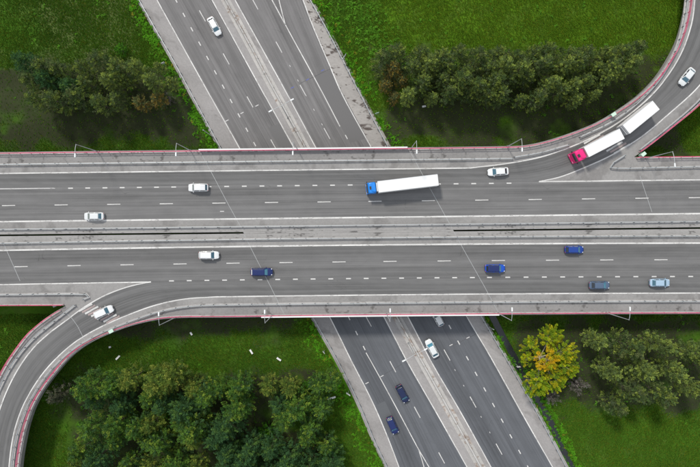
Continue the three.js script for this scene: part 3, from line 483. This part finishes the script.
put(car('sedan', pale, 'pale blue car in the outer lane at the far right', gd), 660.5, 282.8, DY, [1, -0.003]);
put(car('suv', white, 'white car on the zebra crossing of the lower left ramp', gd), 103.4, 312, DY, [1, -0.45]);
put(car('sedan', white2, 'white car high on the upper right ramp behind the pink lorry', gd), 687.5, 76.5, DY, [-0.62, 0.78]);
put(car('sedan', white, 'white sedan on the highway at the top, left carriageway', gh, { len: 1.05, back: mGlassDark }), 214.2, 26, HY0, [0.49, 0.87]);
put(car('suv', navy2, 'dark navy car on the lower highway, right one of the two', gh, { wind: mCyan, back: mGlassDark }), 402.6, 394, HY0, [0.47, 0.88]);
put(car('suv', navy, 'dark navy car on the lower highway, nearer the left guardrail', gh, { len: 0.95, wind: mCyan, back: mPaleGlass }), 392.6, 425.6, HY0, [0.4, 0.9]);
put(car('sedan', white2, 'white car beside the lower median lamp on the highway', gh, { len: 1.03, wind: mCyan }), 432, 348.6, HY0, [-0.47, -0.88]);
put(car('hatch', white, 'white car coming out from under the bottom edge of the overpass', gh), 438, 318.5, HY0, [-0.47, -0.88]);

const mBox = mat(0.78, 0.78, 0.77, 0.5), mBoxTrim = mat(0.55, 0.56, 0.57, 0.45, 0.2), mChassis = mat(0.05, 0.05, 0.052, 0.7);
function cargoBox(g, x0, x1, name = 'cargo_box') {             // white box body with roof seams, corner rails and rear doors
  const L = x1 - x0, c = (x0 + x1) / 2, b = mesh(name, rbox(L, 2.75, 2.5, 0.05, c, 1.2 + 1.375, 0), mBox, g);
  for (const s of [1, -1]) { mesh('roof_rail', box(L - 0.1, 0.06, 0.07, c, 3.945, s * 1.23), mBoxTrim, b); mesh('side_skirt', box(L * 0.5, 0.5, 0.04, c - L * 0.05, 0.85, s * 1.2), mBoxTrim, g); mesh('rear_door', rbox(0.05, 2.6, 1.2, 0.015, x0 - 0.02, 2.57, s * 0.61), mBox, b); }
  for (let x = x0 + 1.2; x < x1 - 0.6; x += 2.4) mesh('roof_seam', box(0.04, 0.014, 2.36, x, 3.954, 0), mBox, b);
}
function cab(g, x0, body, hatch) {                             // forward control cab, from x0 forward
  const L = 2.05, k = new THREE.Group(); k.name = 'cab'; k.position.x = x0; g.add(k);
  mesh('cab_shell', loft([[0, 1.2, 0.6, 3.35], [0.25, 1.24, 0.55, 3.5], [1.35, 1.24, 0.5, 3.42], [1.75, 1.22, 0.5, 3.2], [1.98, 1.2, 0.5, 2.1], [2.05, 1.14, 0.55, 1.6]].map(([x, w, a, b]) => { const h = [[w * 0.95, a], [w, a + 0.1], [w, b - 0.35], [w * 0.93, b - 0.08], [w * 0.7, b]]; return [...h.map(([z, y]) => [x, y, z]), ...h.slice().reverse().map(([z, y]) => [x, y, -z])]; })), body, k);
  mesh('windshield', quadPanel(V(2.0, 2.1, 1.08), V(2.0, 2.1, -1.08), V(1.78, 3.05, -1.02), V(1.78, 3.05, 1.02), V(1, 0.2, 0), 0.04), mGlassDark, k);
  mesh('roof_deflector', loft([[0.05, 1.05, 3.35, 3.85], [0.5, 1.0, 3.4, 3.78], [1.1, 0.85, 3.38, 3.5]].map(([x, w, a, b]) => { const h = [[w, a], [w, b - 0.15], [w * 0.85, b]]; return [...h.map(([z, y]) => [x, y, z]), ...h.slice().reverse().map(([z, y]) => [x, y, -z])]; })), body, k);
  mesh('roof_hatch', rbox(0.6, 0.1, 0.7, 0.03, hatch, 3.5 + (hatch < 1 ? 0.2 : 0), 0), mDark, k);
  for (const s of [1, -1]) { mesh('mirror', rbox(0.2, 0.55, 0.28, 0.05, 1.85, 2.5, s * 1.42), mDark, k); mesh('side_window', box(0.8, 0.75, 0.02, 1.25, 2.55, s * 1.243), mGlassDark, k); mesh('headlight', rbox(0.08, 0.2, 0.4, 0.03, 2.05, 0.85, s * 0.85), mLampW, k); }
  mesh('bumper', rbox(0.25, 0.5, 2.4, 0.08, 2.0, 0.62, 0), body, k); mesh('sun_visor', rbox(0.35, 0.06, 2.1, 0.02, 1.95, 3.2, 0), mDark, k);
}
const axle = (g, x, s = 1.5) => { for (const z of [-1, 1]) wheel(g, x, z * 1.02, s, 1); };
{
  const g = thing('articulated_lorry', 'articulated lorry with blue cab and long white box trailer on the upper carriageway', 'truck');
  cab(g, 6.35, paint(0.012, 0.22, 0.72), 1.1); mesh('tractor_frame', box(4.6, 0.3, 0.9, 5.2, 0.85, 0), mChassis, g); mesh('trailer_frame', box(12.6, 0.25, 1.0, -0.7, 1.02, 0), mChassis, g); cargoBox(g, -7.4, 5.9, 'trailer_box');
  for (const x of [7.2, 3.9, -3.2, -4.5, -5.8]) axle(g, x); for (const s of [1, -1]) mesh('landing_leg', box(0.16, 0.9, 0.16, 1.6, 0.62, s * 0.8), mChassis, g);
  mesh('cooling_unit', rbox(0.4, 1.6, 1.9, 0.08, 6.08, 2.9, 0), mBoxTrim, g); mesh('rear_bumper', box(0.15, 0.25, 2.3, -7.35, 0.6, 0), mChassis, g);
  put(g, 404.5, 183.9, DY, [-1, 0.118], 3.5);
  const t = thing('rigid_lorry', 'white box lorry with pink cab coming down the upper right ramp', 'truck');
  cab(t, 4.2, paint(0.82, 0.02, 0.2), 1.2); mesh('frame', box(9.6, 0.3, 0.9, -0.2, 0.9, 0), mChassis, t); cargoBox(t, -5.0, 3.85); for (const x of [5.2, -2.6, -3.9]) axle(t, x);
  mesh('rear_bumper', box(0.15, 0.25, 2.3, -5.0, 0.6, 0), mChassis, t);
  put(t, 600.4, 144.6, DY, [-0.888, 0.46], 3.2);
  const d = thing('drawbar_trailer', 'white box trailer towed behind the pink cabbed lorry', 'trailer');
  mesh('frame', box(8.6, 0.3, 0.9, 0, 0.9, 0), mChassis, d); cargoBox(d, -4.4, 4.1); mesh('drawbar', box(2.2, 0.16, 0.3, 5.2, 0.75, 0), mChassis, d); for (const x of [2.6, -1.6, -2.9]) axle(d, x);
  mesh('front_frame', box(0.12, 1.9, 2.3, 4.35, 2.4, 0), mBoxTrim, d);
  put(d, 639.6, 118, DY, [-0.776, 0.63], 3.5);
}

// ---------------------------------------------------------------- trees and undergrowth
const mBark = mat(0.11, 0.095, 0.075, 0.95), mBirch = mat(0.42, 0.38, 0.33, 0.9), mBare = mat(0.16, 0.14, 0.13, 0.95);
const mLeaf = new THREE.MeshPhysicalMaterial({ vertexColors: true, roughness: 0.85, side: THREE.DoubleSide, transmission: 0.3, thickness: 0, specularIntensity: 0.15 });
function leafCloud(clumps, perClump, size, palette, mix) {        // each clump: [centre, direction, length, width, palette index or -1]
  const pos = [], col = [], idx = [];
  for (const [c, d, len, wid, pi] of clumps) {
    const base = palette[pi >= 0 ? pi : Math.floor(rnd() * palette.length)], k = rr(0.75, 1.25);
    const s = V(rnd() - 0.5, rnd() - 0.5, rnd() - 0.5).cross(d).normalize(), t = d.clone().cross(s);
    for (let i = 0; i < perClump; i++) {
      const u = Math.pow(rnd(), 0.8), w = wid * Math.sqrt(1.1 - u) * Math.sqrt(rnd()), a = rnd() * 6.283, o = c.clone().addScaledVector(d, (u - 0.35) * len).addScaledVector(s, Math.cos(a) * w).addScaledVector(t, Math.sin(a) * w);
      const z = size * rr(0.6, 1.3), p = V(rnd() - 0.5, (rnd() - 0.5) * 0.8, rnd() - 0.5).normalize(), q = V(rnd() - 0.5, rnd() - 0.2, rnd() - 0.5).cross(p).normalize(), n = pos.length / 3;
      const e = [o.clone().addScaledVector(p, -z), o.clone().addScaledVector(q, z * 0.34), o.clone().addScaledVector(p, z), o.clone().addScaledVector(q, -z * 0.34)]; e[2].y -= z * 0.25; e[0].y -= z * 0.1;
      e.forEach(v => pos.push(v.x, v.y, v.z)); const r = k * rr(0.75, 1.3), h = rr(0.9, 1.12); for (let m = 0; m < 4; m++) col.push(base[0] * r * h, base[1] * r, base[2] * r);
      idx.push(n, n + 1, n + 2, n, n + 2, n + 3);
    }
  }
  return geoFrom(pos, idx, null, col);
}
function treeGeo({ h, rad, low = 0.25, clumps = 95, per = 42, size = 0.2, palette, spread = 0.8, limbs = 16, stems = 1, wood = 0.12, lean = 0, up = 0.75 }) {
  const cl = [], rods = [], tops = [];
  for (let s = 0; s < stems; s++) { const a = s / stems * 6.283 + rnd(), top = V(Math.cos(a) * lean * (stems > 1 ? 1 : 0.3), h * rr(0.88, 1), Math.sin(a) * lean * (stems > 1 ? 1 : 0.3)); tops.push(top); const mid = top.clone().multiplyScalar(0.5).add(V(rr(-0.2, 0.2), 0, rr(-0.2, 0.2))); rods.push(rod(V(0, -0.3, 0), mid, wood, wood * 0.7, 7), rod(mid, top, wood * 0.7, 0.02, 6)); }
  const lobes = Array.from({ length: 6 }, () => [rnd() * 6.283, rr(0.72, 1.18)]);
  for (let i = 0; i < clumps; i++) {
    const f = Math.pow(i / clumps, 0.85), y = h * lerp(low, 0.98, f), prof = Math.pow(Math.max(0.012, 1 - Math.pow(Math.abs(f - 0.28) / (f > 0.28 ? 0.74 : 0.5), 1.7)), 0.75), a = i * 2.39996 + rr(-0.4, 0.4);
    let lob = 1; for (const [q, m] of lobes) lob *= 1 + (m - 1) * Math.max(0, Math.cos(a - q));
    const top = tops[i % stems], ax = top.clone().multiplyScalar(y / top.y), r = rad * prof * lob * (rnd() < 0.72 ? rr(0.62, 1.02) : rr(0.2, 0.6)), c = V(ax.x + Math.cos(a) * r, y + rr(-0.2, 0.2), ax.z + Math.sin(a) * r);
    const d = V(Math.cos(a) * spread, up * rr(0.6, 1.3), Math.sin(a) * spread).normalize();
    cl.push([c, d, rr(0.8, 1.5) * rad * 0.5, rr(0.6, 1.3) * rad * 0.17, -1]);
    if (i % Math.max(1, Math.floor(clumps / limbs)) === 0) rods.push(rod(ax.clone().add(V(0, -r * 0.55, 0)), c, wood * 0.35, 0.015, 5));
  }
  return [merge(rods), leafCloud(cl, per, size, palette)];
}
const PAL = {
  belt: [[0.077, 0.123, 0.042], [0.091, 0.147, 0.045], [0.112, 0.168, 0.048], [0.161, 0.231, 0.05], [0.252, 0.322, 0.063], [0.098, 0.133, 0.063], [0.14, 0.175, 0.063]],
  beltLight: [[0.126, 0.182, 0.056], [0.21, 0.28, 0.063], [0.294, 0.371, 0.077], [0.154, 0.217, 0.07]],
  rust: [[0.25, 0.188, 0.056], [0.188, 0.169, 0.056], [0.138, 0.163, 0.056], [0.106, 0.138, 0.056], [0.338, 0.25, 0.05]],
  wood: [[0.057, 0.135, 0.027], [0.068, 0.162, 0.03], [0.095, 0.203, 0.032], [0.135, 0.25, 0.035], [0.216, 0.311, 0.041], [0.068, 0.142, 0.049]],
  woodDark: [[0.046, 0.115, 0.041], [0.057, 0.135, 0.051], [0.074, 0.169, 0.057], [0.108, 0.209, 0.046]],
  woodWarm: [[0.108, 0.182, 0.035], [0.176, 0.25, 0.041], [0.257, 0.304, 0.054], [0.088, 0.155, 0.032]],
  lime: [[0.08, 0.25, 0.016], [0.11, 0.29, 0.02], [0.065, 0.2, 0.02]],
  birch: [[0.336, 0.448, 0.018], [0.426, 0.482, 0.018], [0.258, 0.381, 0.018], [0.19, 0.302, 0.02], [0.493, 0.47, 0.02]],
  gold: [[0.694, 0.47, 0.016], [0.739, 0.526, 0.018], [0.616, 0.426, 0.018], [0.515, 0.47, 0.02]],
  grey: [[0.2, 0.18, 0.16], [0.15, 0.14, 0.12], [0.25, 0.23, 0.2]],
};
const protos = {};
function grow(kind, geo, x, y, hh, label, group, { bark = mBark, eye = 0.55, category = 'tree', name = 'tree', s = 1 } = {}) {
  const p = P(x, y, hh * eye * s); p.y = groundH(p.x, p.z);
  const o = thing(name, label, category, group, p); mesh('trunk', geo[0], bark, o); mesh('crown', geo[1], mLeaf, o);
  o.rotation.y = rnd() * 6.28; o.scale.setScalar(s); return o;
}
const variants = (n, o) => Array.from({ length: n }, () => treeGeo(o));
const gBelt = variants(5, { h: 13, rad: 2.7, palette: PAL.belt, clumps: 140, per: 46, size: 0.17, low: 0.15 }), gBeltL = variants(3, { h: 13, rad: 2.4, palette: PAL.beltLight, clumps: 125, per: 46, size: 0.17 }), gRust = variants(2, { h: 10, rad: 2.2, palette: PAL.rust, clumps: 110, per: 40, size: 0.17 });
const gWood = variants(4, { h: 14, rad: 3.4, palette: PAL.wood, clumps: 165, per: 52, size: 0.19, low: 0.15, wood: 0.18 }), gDark = variants(3, { h: 14, rad: 3.1, palette: PAL.woodDark, clumps: 165, per: 52, size: 0.19, low: 0.12, wood: 0.18, up: 0.5 }), gWarm = variants(3, { h: 13, rad: 3.2, palette: PAL.woodWarm, clumps: 150, per: 50, size: 0.19, wood: 0.18 }), gLime = variants(2, { h: 4, rad: 1.8, palette: PAL.lime, clumps: 60, per: 40, size: 0.15, low: 0.1, wood: 0.06 });
const tone = g => gBelt.includes(g) ? 'olive' : gBeltL.includes(g) ? 'pale yellowish green' : gRust.includes(g) ? 'rust tinged' : gWood.includes(g) ? 'mid green' : gDark.includes(g) ? 'dark bluish green' : 'warm yellowish green';
{
  // upper right belt
  const third = (v, a, b, c) => v < a ? c[0] : v < b ? c[1] : c[2];
  for (const [row, y] of [59, 72, 86, 99].entries()) for (let x = 384 + (row % 2) * 9; x < 668; x += 18) {
    const px = x + rr(-5, 5), py = y + rr(-5, 5) - (px > 520 ? 2 : 0); if (px > 596 && py > 108 - (px - 612) * 0.9 - 22) continue;
    const t = rnd(), rust = px < 402 && row > 0, g = rust ? pick(gRust) : t < 0.3 ? pick(gBeltL) : pick(gBelt);
    const where = ['top row', 'second row', 'third row', 'bottom row'][row] + ' of the upper right tree belt, ' + third(px, 470, 560, ['left part', 'middle part', 'right part']);
    grow('belt', g, px, py, rust ? 10 : 13, tone(g) + ' tree in the ' + where, 'belt trees', { s: rr(0.75, 1.08) * (row === 3 ? 0.85 : 1), eye: 0.5 });
  }
  // upper left clump
  for (const [row, y] of [70, 86, 102].entries()) for (let x = 30 + row * 7; x < 172; x += 19) {
    const px = x + rr(-5, 5), py = y + rr(-5, 5), g = px > 138 ? (row < 2 ? pick(gBeltL) : pick(gRust)) : pick(rnd() < 0.6 ? gBelt : rnd() < 0.5 ? gBeltL : gDark);
    grow('clump', g, px, py, 13, tone(g) + ' tree in the ' + ['top', 'middle', 'bottom'][row] + ' row of the upper left clump, ' + third(px, 85, 138, ['left part', 'middle part', 'highway end']), 'upper left clump', { s: rr(0.75, 1.02) * (px > 158 ? 0.7 : 1), eye: 0.5 });
  }
  // the wood at the lower left
  const hole = (x, y) => Math.hypot((x - 262) / 17, (y - 415) / 12) < 1 || Math.hypot((x - 92) / 12, (y - 412) / 9) < 1;
  for (const [row, y] of [380, 398, 418, 440, 462, 486].entries()) for (let x = 92 + (row % 2) * 11; x < 338; x += 22) {
    const px = x + rr(-7, 7) - (row > 2 && x < 115 ? 14 : 0), py = y + rr(-7, 7); if (hole(px, py) || (px > 318 && row === 2)) continue;
    const g = row === 0 ? (rnd() < 0.5 ? pick(gWarm) : pick(gWood)) : px > 200 && row > 1 ? pick(rnd() < 0.6 ? gDark : gWood) : pick(rnd() < 0.3 ? gDark : rnd() < 0.3 ? gWarm : gWood);
    grow('wood', g, px, py, 14, tone(g) + ' tree in the lower left wood, ' + ['top row', 'second row', 'third row', 'fourth row', 'fifth row', 'lowest row'][row] + ', ' + third(px, 170, 260, ['left part', 'middle part', 'highway side']), 'trees of the lower left wood', { s: rr(0.72, 1.1), eye: 0.5 });
  }
  for (const [x, y, s] of [[303, 394, 0.9], [307, 386, 0.8], [266, 430, 1], [332, 452, 1], [322, 460, 0.9], [181, 421, 1], [165, 413, 0.9], [112, 378, 0.9], [130, 66, 0.7], [121, 50, 0.8]]) grow('shrub', pick(gLime), x, y, 4, y < 100 ? 'small lime green shrub behind the upper left clump' : 'lime green shrub at the edge of the lower left wood', y < 100 ? 'lime shrubs of the upper left' : 'lime shrubs of the wood', { category: 'shrub', name: 'shrub', s });
  const gGrey = treeGeo({ h: 9, rad: 2.4, palette: [[0.09, 0.1, 0.06], [0.12, 0.12, 0.08], [0.07, 0.085, 0.05]], clumps: 80, per: 34 });
  grow('lone', gGrey, 60, 394, 9, 'lone greyish tree beside the lower left ramp');
  // lower right trees
  for (const [x, y, s] of [[592, 338, 0.85], [624, 344, 1.0], [654, 342, 1.0], [604, 368, 0.9], [634, 366, 1], [664, 366, 1], [692, 352, 1], [626, 388, 0.95], [654, 390, 0.95], [612, 404, 0.75], [684, 384, 0.9], [714, 372, 1]]) { const g = pick(rnd() < 0.35 ? gBelt : gBeltL); grow('right', g, x, y, 13, tone(g) + ' tree right of the yellow tree, ' + third(y, 355, 378, ['top row', 'middle row', 'bottom row']) + ', ' + third(x, 620, 660, ['nearest to it', 'middle', 'farthest from it']), 'green trees at the lower right', { s: s * 1.14, eye: 0.5 }); };
  // yellow tree: five lobes of foliage round a golden heart, pale forked trunk
  const o = thing('yellow_tree', 'large yellow green tree with a golden heart beside the lower highway', 'tree', undefined, P(538, 354, 0).setY(groundH(P(538, 354).x, P(538, 354).z)));
  const H = 11, lob = [[0.8, -5.6, 2.6, 2.3], [-3.6, -3.0, 2.0, 1.8], [4.2, -1.8, 2.9, 2.6], [4.6, 1.6, 2.6, 2.2], [-2.6, 5.2, 2.9, 2.5], [1.6, 4.8, 2.7, 2.3], [-4.0, 0.2, 1.3, 1.2]], rods = [], cl = [], gold = [];
  const fork = V(-0.6, 3, 0); rods.push(rod(V(-2.6, -0.4, 1.2), fork, 0.3, 0.24, 9));
  const sprout = (arr, x, z, r, hh, n, y0) => { for (let i = 0; i < n; i++) { const a = rnd() * 6.283, q = Math.sqrt(rnd()), y = y0 + hh * (1 - q * q) * rr(0.1, 1), c = V(x + Math.cos(a) * r * q, y, z + Math.sin(a) * r * q); arr.push([c, V(Math.cos(a) * q * 1.1 + x * 0.08, 0.4 * rr(0.3, 1.4), Math.sin(a) * q * 1.1 + z * 0.08).normalize(), rr(0.8, 1.4), rr(0.3, 0.55), -1]); if (i % 6 === 0) rods.push(rod(V(x * 0.75, y0 - 0.6, z * 0.75), c, 0.05, 0.015, 5)); } };
  for (const [x, z, r, hh] of lob) { const y0 = rr(4.6, 6.4); rods.push(rod(fork, V(x * 0.75, y0 - 0.6, z * 0.75), 0.16, 0.08, 7)); sprout(cl, x, z, r, hh, Math.round(r * r * 11), y0); }
  rods.push(rod(fork, V(-0.6, 7, -0.4), 0.18, 0.1, 7)); sprout(gold, -0.5, -0.2, 2.5, 2.6, 64, 7.2);
  mesh('trunk', merge(rods), mBirch, o); mesh('crown', leafCloud(cl, 90, 0.14, [...PAL.birch, ...PAL.birch, ...PAL.birch, PAL.gold[3]]), mLeaf, o); mesh('golden_crown', leafCloud(gold, 90, 0.14, [...PAL.gold, ...PAL.gold, PAL.birch[4], PAL.birch[1]]), mLeaf, o).userData.label = 'golden orange heart of the crown';
  // bare bushes under it
  for (const [x, y, k, l] of [[552, 396, 0.9, 'grey bare bush below the yellow tree'], [577, 384, 1.1, 'grey bare bush between the yellow tree and the green trees'], [168, 99, 0.8, 'grey bare bush at the highway end of the upper left clump']]) {
    const tw = [], c2 = []; for (let i = 0; i < 60; i++) { const a = rnd() * 6.283, e = V(Math.cos(a) * rr(0.3, 2.2), rr(1.2, 3.2), Math.sin(a) * rr(0.3, 2.2)); tw.push(rod(V(e.x * 0.1, -0.1, e.z * 0.1), e, 0.05, 0.012, 5)); c2.push([e, e.clone().normalize(), 0.7, 0.35, -1]); }
    const b = thing('bush', l, 'bush', undefined, P(x, y, 1.5).setY(0)); b.position.y = groundH(b.position.x, b.position.z); mesh('twigs', merge(tw), mBare, b); mesh('crown', leafCloud(c2, 16, 0.13, PAL.grey), mLeaf, b); b.scale.setScalar(k);
  }
}
// grass, verge weeds and field weeds: more than anyone could count
{
  const blade = (n, h, w, lean) => { const pos = [], idx = []; for (let i = 0; i < n; i++) { const a = i / n * 6.283 + 0.3, r = 0.25 * w, c = Math.cos(a), s = Math.sin(a), b = pos.length / 3; pos.push(c * r - s * w * 0.5, 0, s * r + c * w * 0.5, c * r + s * w * 0.5, 0, s * r - c * w * 0.5, c * (r + lean), h * (0.7 + 0.3 * ((i * 7) % 5) / 5), s * (r + lean)); idx.push(b, b + 1, b + 2); } return geoFrom(pos, idx); };
  const leafy = (() => { const pos = [], idx = []; for (let i = 0; i < 30; i++) { const a = rnd() * 6.283, q = rnd() * (0.6 + 0.5 * Math.sin(a * 2 + 1)), y = rr(0.08, 0.62) * (1 - q * 0.5), t = rnd() * 6.283, c = Math.cos(t), s = Math.sin(t), b = pos.length / 3, z = rr(0.08, 0.17), X = Math.cos(a) * q * 0.62, Z = Math.sin(a) * q * 0.62, e = rr(-0.08, 0.08); pos.push(X - c * z, y + e, Z - s * z, X - s * z * 0.45, y + 0.03, Z + c * z * 0.45, X + c * z, y - e - 0.05, Z + s * z, X + s * z * 0.45, y + 0.03, Z - c * z * 0.45); idx.push(b, b + 1, b + 2, b, b + 2, b + 3); } return geoFrom(pos, idx); })();
  const mG = new THREE.MeshPhysicalMaterial({ color: 0xffffff, roughness: 0.95, specularIntensity: 0.2, side: THREE.DoubleSide }), m4 = new THREE.Matrix4(), q4 = new THREE.Quaternion(), UP = V(0, 1, 0), cc = new THREE.Color();
  const field = (name, geo, n, where, colour, s0, s1, label, cat) => {
    const im = new THREE.InstancedMesh(geo, mG, n); im.name = name; let k = 0, guard = 0; im.castShadow = im.receiveShadow = true;
    while (k < n && guard++ < n * 12) {
      const x = rr(-30, 730), y = rr(-30, 497); if (onRoad(x, y, 3) || (y > 152 && y < 314)) continue; if (rnd() > where(x, y)) continue;
      const p = P(x, y, 0); p.y = groundH(p.x, p.z) - 0.02; const s = rr(s0, s1); q4.setFromAxisAngle(UP, rnd() * 6.28); m4.compose(p, q4, V(s, s * rr(0.7, 1.3), s)); im.setMatrixAt(k, m4); const c = colour(x, y, p); im.setColorAt(k, cc.setRGB(...c)); k++;
    }
    im.count = k; scene.add(im); stuff(im, label, cat); return im;
  };
  const nearRoad = (x, y) => Math.max(hwLeft(y) - x, x - hwRight(y));
  field('grass', blade(7, 0.22, 0.07, 0.12), 260000, (x, y) => { const p = P(x, y); if (rnd() < 0.93 * shadeLitterAt(x, y, p.x, p.z)) return 0; return y > 306 && Math.abs(x - ditchX(y)) < 3 ? 0 : 0.5 + 0.5 * smooth(0.3, 0.7, fbm(p.x * 0.3, p.z * 0.3, 701, 3)); }, (x, y, p) => { const k = rr(0.8, 1.35), d = rnd() < 0.12 ? 1 : 0, b = fbm(p.x * 0.12, p.z * 0.12, 705, 2), ne = smooth(330, 420, x) * smooth(160, 90, y); return [(0.052 + ne * 0.034 + d * 0.05 + b * 0.02) * k, (0.125 + ne * 0.048 + b * 0.03) * k, 0.011 * k]; }, 0.7, 1.5, 'short green grass over the fields and banks', 'grass');
  field('verge_weeds', leafy, 13000, (x, y) => { const d = nearRoad(x, y), p = P(x, y), ed = y > 370 && Math.abs(Math.abs(x - ditchX(y)) - 6) < 3.5 ? 0.8 : 0; return Math.max(ed, smooth(24, 4, d) * smooth(0.36, 0.56, fbm(p.x * 0.35, p.z * 0.35, 711, 3))); }, (x, y) => { const k = rr(0.65, 1.25), yl = rnd() < (y < 120 && x > 300 ? 0.14 : 0.05); return yl ? [0.2 * k, 0.2 * k, 0.02 * k] : [0.085 * k, 0.27 * k, 0.012 * k]; }, 0.4, 1.05, 'bright green weeds along the highway guardrails', 'weeds');
  field('field_weeds', leafy, 6000, (x, y) => { const p = P(x, y), band = Math.exp(-(((x - (352 + y * 0.62)) / 16) ** 2)) * (y < 66 && x > 330 ? 1 : 0), few = 0.05 * smooth(0.55, 0.7, fbm(p.x * 0.2, p.z * 0.2, 717, 3)); return Math.max(band, few); }, () => { const k = rr(0.6, 1.25); return [0.09 * k, 0.24 * k, 0.018 * k]; }, 0.45, 1.15, 'patches of taller leafy weeds in the open field', 'weeds');
}
renderer.render(scene, camera);
